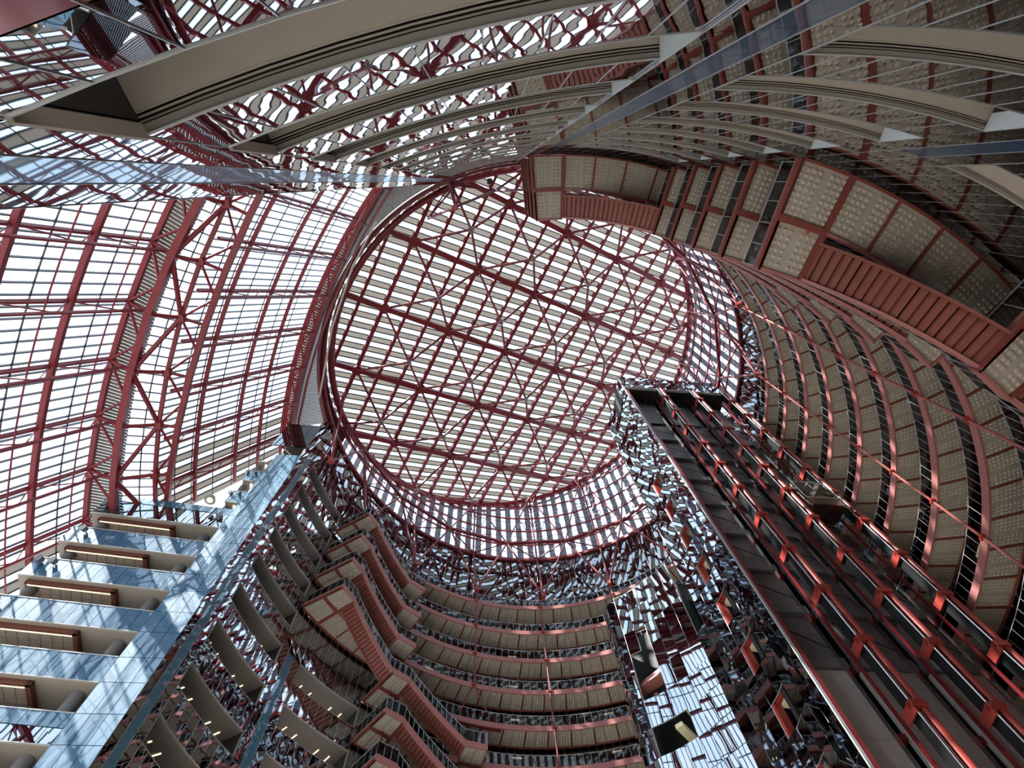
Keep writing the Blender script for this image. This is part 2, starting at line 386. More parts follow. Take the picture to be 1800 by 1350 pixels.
for k in range(0, 13):
    s = sk(k); N = int(round(2 * s)); z = hk(k)
    t = thing('ring_walkway', 'curved ring walkway with salmon fascia and waffle soffit, ' + ORD[k] + ' of the stack', 'walkway', (CX, CY, z), rad(AX - s * P), 'ring walkways round the atrium')
    ins = (lambda j: True)
    for j in range(N):
        idx = j - s + .5
        if k >= 9 and False: continue
        a = rad(j * P)
        land_hi = (j == 0 or j == N - 1)
        land_lo = k in (1, 2, 3) and (abs(abs(j + .5 - s) - 20.0) < .1)
        land_lo2 = k in (5, 6, 7, 8) and (abs(abs(j + .5 - s) - 16.0) < .1)
        land_lo3 = k in (10, 11, 12) and (abs(abs(j + .5 - s) - 12.0) < .1)
        land = land_hi or land_lo or land_lo2 or land_lo3
        ob('soffit_panel', sofm, t, rz=a); ob('edge_strip', edgem, t, rz=a); ob('rib', ribw if (j <= 1 or j >= N - 1) else ribm, t, rz=a)
        if land:
            ob('soffit_panel', lsofm, t, rz=a); ob('beam', beamL, t, rz=a); ob('fascia', lfas, t, rz=a)
            ob('rail_frame', lrfm, t, rz=a)
            for q in range(3): ob('glass_pane', lpane, t, rz=a + rad(q * P / 3))
            if land_lo or land_lo2 or land_lo3 or land_hi:
                # the side of a landing that has no stair gets a salmon edge
                side = (j + .5 - s) > 0
                if land_hi: e = (0 if j == 0 else 1)
                else: e = 0 if side else 1
                me = radial_fascia(22.2, R, 1 if e == 0 else -1)
                ob('fascia', me, t, rz=a + (rad(P) if e else 0))
        else:
            ob('fascia', fas, t, rz=a); ob('rail_frame', rfm, t, rz=a)
            for q in range(3): ob('glass_pane', pane, t, rz=a + rad(q * P / 3))
    for e, sg in ((0, 1), (N * P, -1)):
        ob('fascia', radial_fascia(22.2, RB + .1, sg), t, rz=rad(e))
        q = MB(); g = MB()
        for r in (22.3, 23.2, 24.1, 25.0, 25.8, 26.6): q.arc(r - .015, r + .015, -.03 + sg * .12, .03 + sg * .12, .55, 1.65)
        q.arc(22.25, RB, -.06 + sg * .12, .06 + sg * .12, 1.62, 1.68); g.arc(22.3, RB, -.02 + sg * .12, .02 + sg * .12, .6, 1.6)
        ob('rail_frame', q.mesh('rail_frame', 'white_metal'), t, rz=rad(e)); ob('glass_pane', g.mesh('glass_pane', 'glass_rail'), t, rz=rad(e))
    ob('rib', ribw, t, rz=rad(N * P))

# slim wall lights under the slabs
wlm = MB().box(RW - .1, RW - .03, -.45, .45, -.05, .05).mesh('wall_light', 'lamp_glow')
for k in range(1, 9):
    for ai, a in enumerate((97.5, 77.3, 57., -3.3, -13.4, -23.5, 117.6)):
        if abs(a - AX) > (sk(k) - 1) * P: continue
        ob('wall_light', wlm, None, (CX, CY, hk(k - 1) - .75), rad(a))
        o = COL.objects[-1]; o['label'] = 'yellow strip light under the %s walkway, %s' % (ORD[k - 1], ['by the middle rod', 'right of middle rod', 'behind mirrored tower', 'beside lift rails', 'between long rods', 'at upper rod', 'by left stairs'][ai]); o['category'] = 'light'; o['group'] = 'yellow strip lights behind the walkways'

# ------------------------------------------------------------------ stairs
NT = 20
def flight(k, side, idx_hi, where):
    """from walkway k at idx_hi*P (far end) down to k+1 at (idx_hi-3)*P"""
    a0 = 3 * P; sg = -side
    t = thing('stair_flight', where, 'stairs', (CX, CY, hk(k)), rad(AX + side * idx_hi * P), 'stair flights linking the ring walkways')
    dA = sg * a0 / NT; dz = DF / NT
    tr = MB().arc(22.42, 23.86, 0, dA * .84, -.30, -.18, 1, -.30 - dz * .84, -.18 - dz * .84)
    tr.arc(22.42, 23.86, 0, dA * .06, -.37, -.2); tr.m2 = 'rib_red'; tr.cut = len(tr.f)
    tr.arc(22.42, 23.86, dA * .84, dA, -.12 - dz, -.06 - dz)
    trm = tr.mesh('tread', 'terracotta')
    for i in range(NT): ob('tread', trm, t, (0, 0, -DF / NT * i + .45), rad(dA * i))
    st = MB().arc(22.30, 22.42, 0, sg * a0, -.02, .62, 12, -.02 - DF, .62 - DF)
    ob('stringer', st.mesh('stringer', 'fascia_pink'), t)
    st = MB().arc(23.86, 23.98, 0, sg * a0, .0, .58, 12, .0 - DF, .58 - DF)
    ob('stringer', st.mesh('stringer', 'terracotta'), t)
    g = MB().arc(22.35, 22.37, 0, sg * a0, .62, 1.55, 12, .62 - DF, 1.55 - DF); ob('glass_pane', g.mesh('glass_pane', 'glass_rail'), t)
    q = MB().arc(22.33, 22.39, 0, sg * a0, 1.55, 1.61, 12, 1.55 - DF, 1.61 - DF)
    for i in range(12):
        a = sg * a0 * i / 12; q.arc(22.34, 22.38, a - .05, a + .05, .5 - DF * i / 12, 1.6 - DF * i / 12)
    ob('rail_frame', q.mesh('rail_frame', 'white_metal'), t)
    q = MB().arc(23.9, 23.95, 0, sg * a0, 1.4, 1.46, 12, 1.4 - DF, 1.46 - DF)
    for i in range(12):
        a = sg * a0 * i / 12; q.arc(23.9, 23.94, a - .05, a + .05, .5 - DF * i / 12, 1.42 - DF * i / 12)
    ob('handrail', q.mesh('handrail', 'white_metal'), t)
for side, nm in ((-1, 'by the near mirror wall'), (1, 'in the lower left stair stack')):
    for k in range(0, 12):
        hi = (23.5 if k <= 3 else (19.5 if k <= 8 else 15.5))
        flight(k, side, hi, 'terracotta stair flight %s, dropping from the %s walkway' % (nm, ORD[k].replace(' from the top', '-highest').replace('topmost', 'topmost')))

# ------------------------------------------------------------------ hanger rods and lower ring truss
APEX_Z, CH_Z = 59.0, 70.3
rods = [(-71.6, 8), (-51.4, 8), (-31.1, 12), (-11.6, 12), (8.5, 12), (28.5, 12), (48.6, 12), (68.5, 12), (89.9, 12), (108.6, 3), (128.6, 12), (147.6, 3)]
rl = ['ending at the near landing edge', 'beside the near stair stack', 'crossing the upper right galleries', 'crossing the middle right galleries', 'behind the lift rails', 'hidden behind the lift shaft', 'behind the mirrored lift flank', 'beside the mirrored curved tower', 'running down the middle of the lower galleries', 'ending in an inverted V', 'beside the lower left stairs', 'ending at the left stair landing']
for (a, ke), l in zip(rods, rl):
    z1 = hk(ke) + .1; r = 24.18
    t = thing('hanger_rod', 'thin red steel hanger rod ' + l, 'rod', pol(r, a, z1), rad(a), 'red hanger rods')
    ob('rod', MB().tube((0, 0, 0), (0, 0, APEX_Z - z1), .085, 8).mesh('rod', 'rod_red_sunlit' if -80 < a < 20 else 'truss_red'), t)  # rods on the sunny side carry the sunlight in a pinker red
    cm = MB().box(-.13, .25, -.2, .2, -.09, .09).mesh('clamp', 'bright_red')
    for k in range(0, ke + 1):
        if abs(a - AX) < sk(k) * P: ob('clamp', cm, t, (0, 0, hk(k) + .27 - z1))
    if l.startswith('ending in'):
        q = MB().tube((0, 0, .1), (.3, -2.4, -4.2), .075).tube((0, 0, .1), (.3, 1.6, -4.2), .075).beam((.3, -2.9, -4.2), (.3, 2.1, -4.2), .2, .25)
        ob('brace', q.mesh('brace', 'truss_red'), t)
t = thing('ring_truss', 'dark red steel ring truss of triangles under the glass drum', 'truss', (CX, CY, 0), 0)
def lp(r, a, z): return (r * cos(rad(a)), r * sin(rad(a)), z)
HD, SL, DAZ = 82.2, 10.6 / 27, 26.9
def disc_z(x, y): return HD + SL * (x * cos(rad(26)) + y * sin(rad(26)))
A0 = 8.5; ST = 20.0
for n in range(18):
    a = A0 + ST * n; b = a + ST / 2; c = a - ST / 2
    ad = (a + 180) % 360 - 180
    if ad > 172 or ad < -118: low = False
    else: low = True
    Nb, Nc = lp(24.4, b, CH_Z), lp(24.4, c, CH_Z); W = lp(26.7, a, 69.9)
    Ex, Ey = 26.3 * cos(rad(a)), 26.3 * sin(rad(a)); E = (Ex, Ey, disc_z(Ex, Ey) - .5)
    if low:
        A = lp(24.2, a, APEX_Z)
        ob('strut', MB().tube(A, Nb, .13, 8).mesh('strut', 'truss_red'), t); ob('strut', MB().tube(A, Nc, .13, 8).mesh('strut', 'truss_red'), t)
        ob('strut', MB().tube(A, W, .12, 8).tube(A, lp(26.7, a, 64), .1).mesh('strut', 'truss_red'), t)
        ob('node', MB().box(-.3, .3, -.25, .25, -.3, .3).mesh('node', 'bright_red'), t, A, rad(a))
    elif True:
        pass
    ok = not (ad > 160 or ad < -130)
    if ok or True:
        if ok: ob('chord', MB().beam(Nc, Nb, .3, .42).mesh('chord', 'truss_red'), t)
        if ok: ob('strut', MB().tube(Nb, W, .09).tube(Nc, W, .09).mesh('strut', 'truss_red'), t)
        if ok: ob('strut', MB().tube(Nb, E, .11).tube(Nc, E, .11).mesh('strut', 'truss_red'), t)
        if E[2] - 70 > 3 and ok:      # ladder truss on the drum wall
            q = MB(); p0 = Vector(W); p1 = Vector((26.75 * cos(rad(a)), 26.75 * sin(rad(a)), E[2])); q.tube(p0, p1, .14)
            tg = Vector((-sin(rad(a)), cos(rad(a)), 0)); inn = Vector((-cos(rad(a)), -sin(rad(a)), 0))
            m_ = max(2, int((p1 - p0).length / 3.6))
            for i in range(m_):
                z0 = p0 + (p1 - p0) * i / m_; z1 = p0 + (p1 - p0) * (i + 1) / m_
                f0 = 1 - i / m_; f1 = 1 - (i + 1) / m_
                for s in (1, -1):
                    o1 = z1 + inn * .9 * 1 + tg * s * (3.2 * f0 * .6 + .5)
                    q.tube(z0, o1, .06, 5).tube(z1, o1, .06, 5)
            ob('ladder_truss', q.mesh('ladder_truss', 'truss_red'), t)

# ------------------------------------------------------------------ drum glazing
drum = struct('wall_upper', (CX, CY, 0), 0, 'cylindrical drum of striped glazing below the disc roof')
cl, fr, gm = MB(), MB(), MB()
STEP = 1.68
for i in range(214):
    a = i * 360 / 214; b = a + 360 / 214; am = rad((a + b) / 2)
    zt = disc_z(27 * cos(am), 27 * sin(am)) - .1
    if zt < 70.4: continue
    r = 27.05
    tgt = (fr if i % 2 else cl)
    z = 70.0
    while z < zt:
        z1 = min(z + 2.0, zt)
        A, B = rad(a + .05), rad(b - .05)
        tgt.quadbox((r * cos(A), r * sin(A), z + .03), (r * cos(B), r * sin(B), z + .03), (r * cos(B), r * sin(B), z1 - .03), (r * cos(A), r * sin(A), z1 - .03), .02)
        gm.beam((r * cos(rad(a)), r * sin(rad(a)), z1), (r * cos(rad(b)), r * sin(rad(b)), z1), .06, .06)
        z += 2.0
    gm.beam((r * cos(rad(a)), r * sin(rad(a)), 70), (r * cos(rad(a)), r * sin(rad(a)), zt), .06, .06)
ob('glass_pane', cl.mesh('glass_pane', 'glass_clear'), drum, stuff=True)
ob('frosted_pane', fr.mesh('frosted_pane', 'frosted_blue'), drum, stuff=True)
ob('glazing_bar', gm.mesh('glazing_bar', 'grey_tube'), drum, stuff=True)
for zi, z in enumerate((70.0, 73.6, 77.2, 80.8, 84.4, 88.0)):
    q = MB()
    for i in range(72):
        a, b = rad(i * 5), rad(i * 5 + 5)
        if disc_z(27 * cos(a), 27 * sin(a)) > z and disc_z(27 * cos(b), 27 * sin(b)) > z or zi == 0:
            q.beam((26.9 * cos(a), 26.9 * sin(a), z), (26.9 * cos(b), 26.9 * sin(b), z), .3 if zi == 0 else .18, .5 if zi == 0 else .28)
    ob('girt', q.mesh('girt', 'truss_red'), drum)

# ------------------------------------------------------------------ disc roof
CU = math.sqrt(1 + SL * SL)
e_u = Vector((cos(rad(DAZ)) / CU, sin(rad(DAZ)) / CU, SL / CU)); e_v = Vector((-sin(rad(DAZ)), cos(rad(DAZ)), 0))
e_v = (e_v - e_u * e_v.dot(e_u)).normalized(); e_n = e_u.cross(e_v)
disc = struct('ceiling', (CX, CY, HD), 0, 'tilted glass disc roof over the atrium')
def dp(u, v, off=0.): return e_u * u + e_v * v + e_n * off
UR, VR = 27.0 * CU, 27.0
def inside(u, v, g=1.): return (u / (UR * g)) ** 2 + (v / (VR * g)) ** 2 < 1
sa = rad(-5.3)                           # stripes are turned against the beam grid
du, dv = Vector((cos(sa), sin(sa))), Vector((-sin(sa), cos(sa)))
PW, PL = .735, 3.1
def clip(poly, N=72):
    # clip a convex polygon to the ellipse
    out = poly
    for i in range(N):
        a = 2 * pi * i / N; nx, ny = cos(a) / UR, sin(a) / VR
        res = []
        for j in range(len(out)):
            p, q = out[j], out[(j + 1) % len(out)]
            dp_, dq = 1 - (p[0] * nx + p[1] * ny), 1 - (q[0] * nx + q[1] * ny)
            if dp_ >= 0: res.append(p)
            if (dp_ >= 0) != (dq >= 0):
                s = dp_ / (dp_ - dq); res.append((p[0] + (q[0] - p[0]) * s, p[1] + (q[1] - p[1]) * s))
        out = res
        if len(out) < 3: return None
    return out
panes = []
for i in range(-40, 41):
    for j in range(-11, 12):
        cs = [(j * PL, i * PW), ((j + 1) * PL, i * PW), ((j + 1) * PL, (i + 1) * PW), (j * PL, (i + 1) * PW)]
        poly = [(c[0] * du.x + c[1] * dv.x, c[0] * du.y + c[1] * dv.y) for c in cs]
        if min((p[0] / UR) ** 2 + (p[1] / VR) ** 2 for p in poly) > 1.05: continue
        poly = clip(poly)
        if poly: panes.append((i, j, poly))
def pane_geo(mb, poly, off):
    n = len(poly)
    mb.add([dp(p[0], p[1], off) for p in poly] + [dp(p[0], p[1], off + .03) for p in poly],
           [tuple(range(n)), tuple(range(2 * n - 1, n - 1, -1))] + [(a, n + a, n + (a + 1) % n, (a + 1) % n) for a in range(n)])
rest = {0: MB(), 1: MB()}; cnt = 0; full = {}
for i, j, poly in sorted(panes, key=lambda p: math.hypot(sum(q[0] for q in p[2]) / len(p[2]) + 14, sum(q[1] for q in p[2]) / len(p[2]))):
    fz = i % 2
    ful = len(poly) == 4 and cnt < 300 and max((p[0] / UR) ** 2 + (p[1] / VR) ** 2 for p in poly) < .985
    if ful:
        if fz not in full:
            mb = MB(); p0 = poly[0]; pane_geo(mb, [(p[0] - p0[0], p[1] - p0[1]) for p in poly], 0); full[fz] = mb.mesh('roof_pane', 'frosted' if fz else 'glass_clear')
        ob('roof_pane', full[fz], disc, dp(poly[0][0], poly[0][1], 0)); cnt += 1
    else: pane_geo(rest[fz], poly, 0)
ob('outer_pane', rest[0].mesh('outer_pane', 'glass_clear'), disc, stuff=True)
ob('outer_pane', rest[1].mesh('outer_pane', 'frosted'), disc, stuff=True)
q = MB()                                 # glazing bars between stripes
for i in range(-40, 42):
    v0 = i * PW
    ts = [tt * .25 for tt in range(-130, 131) if inside(tt * .25 * du.x + v0 * dv.x, tt * .25 * du.y + v0 * dv.y)]
    if not ts: continue
    a, b = ts[0], ts[-1]
    q.beam(dp(a * du.x + v0 * dv.x, a * du.y + v0 * dv.y, -.05), dp(b * du.x + v0 * dv.x, b * du.y + v0 * dv.y, -.05), .13, .12, e_n)
ob('glazing_bar', q.mesh('glazing_bar', 'grey_tube'), disc, stuff=True)
rt = thing('roof_truss', 'dark red space truss grid spanning under the glass disc roof', 'truss', (CX, CY, HD), 0)
US = [-14.0 + 9.35 * i for i in range(-1, 5)]; VS = [9.25 * j for j in range(-2, 3)]
def half_v(u): return VR * math.sqrt(max(0, 1 - (u / UR) ** 2))
def half_u(v): return UR * math.sqrt(max(0, 1 - (v / VR) ** 2))
for j, v in enumerate(VS):
    h = half_u(v) - .3
    ob('chord', MB().beam(dp(-h, v, -.75), dp(h, v, -.75), .66, .6, e_n).mesh('chord', 'truss_red'), rt)
for i in range(-9, 10):
    u = -14.0 + 3.117 * i + 9.35; hv = half_v(u) - .3
    if hv < 2 or abs(u) > UR - .5: continue
    big = (i % 3 == 0)
    ob('purlin', MB().beam(dp(u, -hv, -.42), dp(u, hv, -.42), .5 if big else .4, .45, e_n).mesh('purlin', 'truss_red'), rt)
    if big or i % 3 == 1:
        pass
nodes_t = [(u, v) for u in US for v in VS if inside(u, v, .97)]
gus = MB()
oct_ = [(.85 * cos(pi / 8 + pi / 4 * i), .85 * sin(pi / 8 + pi / 4 * i)) for i in range(8)]
for u, v in nodes_t:
    mb = MB(); c = oct_
    mb.add([dp(p[0] * .85, p[1] * .85, -1.15) for p in c] + [dp(p[0] * .85, p[1] * .85, -.95) for p in c], [tuple(range(8)), tuple(range(15, 7, -1))] + [(a, 8 + a, 8 + (a + 1) % 8, (a + 1) % 8) for a in range(8)])
    ob('gusset', mb.mesh('gusset', 'truss_red'), rt, dp(u, v))
OFF = -4.6
UB = [-14.0 + 9.35 * (i + .5) for i in range(-2, 5)]; VB = [9.25 * (j + .5) for j in range(-3, 3)]
bots = [(u, v) for u in UB for v in VB if inside(u, v, .93)]
for u, v in bots:
    q = MB(); b0 = dp(u, v, OFF)
    for su in (-.5, .5):
        for sv in (-.5, .5):
            uu, vv = u + 9.35 * su, v + 9.25 * sv
            if not inside(uu, vv, 1.0):
                k_ = 1 / math.sqrt((uu / UR) ** 2 + (vv / VR) ** 2) * .985; uu, vv = uu * k_, vv * k_
            q.tube(b0, dp(uu, vv, -1.0), .16, 6)
    ob('diagonal', q.mesh('diagonal', 'truss_red'), rt)
    for (uu, vv) in ((u + 9.35, v),):
        if (uu, vv) in bots: ob('lower_chord', MB().tube(b0, dp(uu, vv, OFF), .15, 6).mesh('lower_chord', 'truss_red'), rt)
    nd = MB()
    for q2 in range(6):
        an = q2 * pi / 3; nd.box(-.0, .0, 0, 0, 0, 0) if False else nd.tube(b0, b0 + (e_u * cos(an) + e_v * sin(an)) * .45 - e_n * .15, .07, 5)
    ob('node_pin', nd.mesh('node_pin', 'white_metal'), rt)
rim = MB(); N = 96
for i in range(N):
    a, b = 2 * pi * i / N, 2 * pi * (i + 1) / N
    rim.tube(dp(UR * .985 * cos(a), VR * .985 * sin(a), -.8), dp(UR * .985 * cos(b), VR * .985 * sin(b), -.8), .42, 10)
ob('rim_tube', rim.mesh('rim_tube', 'truss_red'), rt)
rim = MB(); rw = MB()
for i in range(N):
    a, b = 2 * pi * i / N, 2 * pi * (i + 1) / N
    rim.tube(dp(UR * 1.015 * cos(a), VR * 1.015 * sin(a), -1.3), dp(UR * 1.015 * cos(b), VR * 1.015 * sin(b), -1.3), .2, 6)
    rw.beam(dp(UR * 1.0 * cos(a), VR * 1.0 * sin(a), -1.0), dp(UR * 1.0 * cos(a + (b - a) * .7), VR * 1.0 * sin(a + (b - a) * .7), -1.0), .1, .08, e_n)
ob('rim_tube', rim.mesh('rim_tube', 'truss_red'), rt); ob('rim_trim', rw.mesh('rim_trim', 'pipe_cream'), rt, stuff=True)

# ------------------------------------------------------------------ tiered curved window walls on the left
DV = Vector((.22, .187))
class Tier:
    def __init__(s, c, R, h0): s.c = Vector(c); s.R = R; s.h0 = h0
    def p(s, a, h, inn=0.):
        d = DV * (h - s.h0); return Vector((s.c.x + (s.R - inn) * cos(rad(a)) + d.x, s.c.y + (s.R - inn) * sin(rad(a)) + d.y, h))
T1 = Tier((52.1, 53.8), 92.5, 46.0)
T2 = Tier((40.4, 43.4), 68.2, 66.0)
ca = lambda a, h=45.3: Vector((36.2 + 71.5 * cos(rad(a)), 43.8 + 71.5 * sin(rad(a)), h))
nodec = lambda a: T2.p(a, 47.3)
cb = lambda a, h=47.5: Vector((62.2 + 95.86 * cos(rad(a)), 53.9 + 95.86 * sin(rad(a)), h))
cc = lambda a, h=66.8: Vector((57.0 + 85.0 * cos(rad(a)), 50.7 + 85.0 * sin(rad(a)), h))
def tier_glass(T, name, label, a_hi, a_lo, da, nsub, hs, frost_from, frost_from2):
    s = struct(name, (0, 0, 0), 0, label)
    full_cl, full_fr, bars = MB(), MB(), MB(); cnt = 0
    a = a_hi; i = 0
    while a > a_lo:
        b = a - da / nsub
        for j in range(len(hs) - 1):
            z0, z1 = hs[j], hs[j + 1]
            p = [T.p(a, z0), T.p(b, z0), T.p(b, z1), T.p(a, z1)]
            fz = (i % 2) and (a < frost_from or a > frost_from2 or False)
            c = sum(p, Vector()) / 4
            if cnt < 280 and j >= len(hs) - 5 and -166 < a < -146:
                mb = MB().quadbox(*[q - c for q in p], .02); ob('window_pane', mb.mesh('window_pane', 'frosted' if fz else 'glass_clear'), s, c); cnt += 1
            else: (full_fr if fz else full_cl).quadbox(*p, .02)
            bars.beam(p[0], p[3], .09, .16, (0, 0, 1))
            bars.beam(p[0], p[1], .07, .12)
        a = b; i += 1
    ob('outer_pane', full_cl.mesh('outer_pane', 'glass_clear'), s, stuff=True)
    if full_fr.v: ob('frosted_pane', full_fr.mesh('frosted_pane', 'frosted'), s, stuff=True)
    ob('glazing_bar', bars.mesh('glazing_bar', 'grey_tube'), s, stuff=True)
    return s
hs1 = [-1.6, 5, 10.2, 15.3, 20.5, 25.6, 28.2, 30.8, 33.4, 36.0, 38.6, 41.2, 43.7, 46.2]
w1 = tier_glass(T1, 'window_1', 'lower curved inclined window wall', -121, -168.5, 3.35, 6, hs1, -164.6, -124)
hs2 = [47.3, 49.4, 51.5, 54.5, 57.4, 60.4, 63.2, 66.2]
w2 = tier_glass(T2, 'window_2', 'upper curved inclined window wall', -122, -171, 4.03, 7, hs2, -165.4, -124)
def arcbeam(fn, a0, a1, w, h, n=40):
    q = MB()
    for i in range(n): q.beam(fn(a0 + (a1 - a0) * i / n), fn(a0 + (a1 - a0) * (i + 1) / n), w, h)
    return q
wt = thing('window_truss', 'dark red steel trusses and beams bracing the lower curved window wall', 'truss', (0, 0, 0))
for h in (46.0, 41.1, 35.9, 30.8, 25.6): ob('girt', arcbeam(lambda a: T1.p(a, h, .35), -122, -168.5, .38, .42).mesh('girt', 'truss_red'), wt)
for h in (43.6, 38.5, 33.4): ob('sag_rod', arcbeam(lambda a: T1.p(a, h, 1.1), -122, -168.5, .09, .09).mesh('sag_rod', 'truss_red'), wt)
def truss_line(T, a, h0, h1, dep, par, step=2.57):
    q = MB(); q.beam(T.p(a, h0, .25), T.p(a, h1, .25), .2, .3); q.beam(T.p(a, h0, .25 + dep), T.p(a, h1, .25 + dep), .16, .2)
    n = max(2, int(round((h1 - h0) / step)))
    for i in range(n):
        za, zb = h0 + (h1 - h0) * i / n, h0 + (h1 - h0) * (i + 1) / n
        q.tube(T.p(a, za, .25 if i % 2 else .25 + dep), T.p(a, zb, .25 + dep if i % 2 else .25), .06, 5)
    ob('truss', q.mesh('truss', 'truss_red'), par)
A1 = [-147.5 - 3.33 * i for i in range(-7, 7)]
for a in A1:
    if a > -123 or a < -168.5: continue
    truss_line(T1, a, -1.6, 46.0, 1.6, wt)
wt2 = thing('window_truss', 'dark red steel trusses and beams bracing the upper curved window wall', 'truss', (0, 0, 0))
for h in (51.5, 57.4, 61.4, 65.9): ob('girt', arcbeam(lambda a: T2.p(a, h, .35), -123, -171, .3, .36).mesh('girt', 'truss_red'), wt2)
A2 = [-144.3 - 4.0 * i for i in range(-5, 7)]
for a in A2:
    if a < -170.5: continue
    truss_line(T2, a, 47.6, 66.6, 1.2, wt2)
# setback between the tiers: corrugated strip, sloped glass and space frame
ceil2 = struct('ceiling', (0, 0, 0), 0, 'corrugated metal soffit strips between the window walls')
def corr(f0, f1, a0, a1, n):
    q = MB()
    for i in range(n):
        for (t0, t1, z) in ((0, .5, 0), (.5, 1, .09)):
            A, B = a0 + (a1 - a0) * (i + t0) / n, a0 + (a1 - a0) * (i + t1) / n
            p = [f0(A), f1(A), f1(B), f0(B)]
            p = [Vector((v.x, v.y, v.z + z)) for v in p]; q.quadbox(*p, .05)
    return q
def ca_from(a):  # point of chord a in the same direction as T1 angle a
    p = T1.p(a, 46.4); c = Vector((36.2, 43.8)); d = (Vector((p.x, p.y)) - c).normalized() * 71.5 + c; return Vector((d.x, d.y, 46.4))
ob('corrugated_sheet', corr(lambda a: T1.p(a, 46.4), ca_from, -122, -168.5, 240).mesh('corrugated_sheet', 'corrugated'), ceil2)
def node_from(a):
    p = ca_from(a); c = T2.c + DV * (47.3 - 66); v = (Vector((p.x, p.y)) - c).normalized() * 68.2 + c; return Vector((v.x, v.y, 47.3))
g, br = MB(), MB()
for i in range(84):
    A, B = -122 - i * .56, -122 - (i + 1) * .56
    a_, b_, c_, d_ = ca_from(A), node_from(A), node_from(B), ca_from(B)
    if (b_ - a_).dot(Vector((1, .4, 0))) < .1: continue
    g.quadbox(a_, b_, c_, d_, .02); br.beam(a_, b_, .09, .14); br.beam((a_ + b_) / 2, (c_ + d_) / 2, .08, .1)
ob('sloped_pane', g.mesh('sloped_pane', 'glass_clear'), ceil2, stuff=True); ob('glazing_bar', br.mesh('glazing_bar', 'grey_tube'), ceil2, stuff=True)
sf = thing('space_frame', 'heavy dark red space frame at the setback between the two window walls', 'truss', (0, 0, 0))
# chord angles measured at image trusses, each chord with its own centre
pts = []
def near_dir(fn, c, target):     # angle on circle (centre c) pointing at target
    return math.degrees(math.atan2(target.y - c[1], target.x - c[0]))
for a in A1:
    if a > -124 or a < -168: continue
    n_ = node_from(a); pa = ca_from(a); pa = Vector((pa.x, pa.y, 45.2))
    pb = cb(near_dir(cb, (62.2, 53.9), n_))
    n_ = Vector((n_.x, n_.y, 47.0)); pts.append((pa, n_, pb, T1.p(a, 45.7, .4)))
for i, (pa, n_, pb, po) in enumerate(pts):
    ob('node', MB().box(-.3, .3, -.3, .3, -.3, .3).mesh('node', 'truss_red'), sf, n_)
    q = MB().tube(pa, n_, .17, 8).tube(n_, pb, .14, 8).tube(pa, po, .16, 6)
    if i + 1 < len(pts):
        pa2, n2, pb2, po2 = pts[i + 1]; mid = (pb + pb2) / 2; ma = (pa + pa2) / 2; mo = (po + po2) / 2
        q.tube(n_, mid, .11, 6).tube(n2, mid, .11, 6).tube(pa if i % 2 else pa2, n2 if i % 2 else n_, .2, 8)
        q.tube(po, ma, .12, 6).tube(po2, ma, .12, 6)
        ob('chord', MB().beam(pa, pa2, .5, .62).mesh('chord', 'truss_red'), sf); ob('chord', MB().beam(pb, pb2, .42, .5).mesh('chord', 'truss_red'), sf)
        ob('chord', MB().beam(n_, n2, .28, .34).mesh('chord', 'truss_red'), sf)
    ob('diagonal', q.mesh('diagonal', 'truss_red'), sf)
# top strip: between upper window wall and disc
def cc_from(a):
    p = T2.p(a, 67.2); c = Vector((57.0, 50.7)); d = (Vector((p.x, p.y)) - c).normalized() * 85.0 + c; return Vector((d.x, d.y, 67.2))
ob('corrugated_sheet', corr(lambda a: T2.p(a, 67.2), cc_from, -121, -171, 170).mesh('corrugated_sheet', 'corrugated'), ceil2)
def disc_out(a): return Vector((CX + 27.3 * cos(rad(a)), CY + 27.3 * sin(rad(a)), 68.6))
def cc_at(a):   # ray from the atrium axis to the chord circle
    c = Vector((57.0 - CX, 50.7 - CY)); d = Vector((cos(rad(a)), sin(rad(a)))); b = d.dot(c); k_ = b - math.sqrt(max(0, b * b - (c.dot(c) - 85.0 ** 2))) if False else None
    q_ = c.dot(c) - 85.0 ** 2; t_ = b + math.sqrt(b * b - q_); t_ = max(t_, 27.35)
    return Vector((CX + d.x * t_, CY + d.y * t_, 68.7))
ob('corrugated_sheet', corr(disc_out, cc_at, 171, 245, 200).mesh('corrugated_sheet', 'corrugated'), ceil2)
q = MB()
for i in range(44):
    a0_, a1_ = 162 + i * 2.05, 162 + (i + 1) * 2.05
    z_a, z_b = [disc_z(27 * cos(rad(v)), 27 * sin(rad(v))) - .5 for v in (a0_, a1_)]
    q.arc(27.1, 27.2, a0_, a1_, 68.2, z_a, 1, 68.2, z_b)
o = ob('rim_fascia', q.mesh('rim_fascia', 'truss_red'), disc, (0, 0, -HD))
q = MB()
for i in range(40):
    A, B = -120 - i * 1.28, -120 - (i + 1) * 1.28; pa, pb = cc_from(A), cc_from(B); q.quadbox(pa, pb, pb + Vector((0, 0, 1.8)), pa + Vector((0, 0, 1.8)), .08)
ob('strip_fascia', q.mesh('strip_fascia', 'truss_red'), ceil2)
tt = thing('edge_truss', 'dark red truss along the top corrugated strip beside the disc roof', 'truss', (0, 0, 0))
prev = None
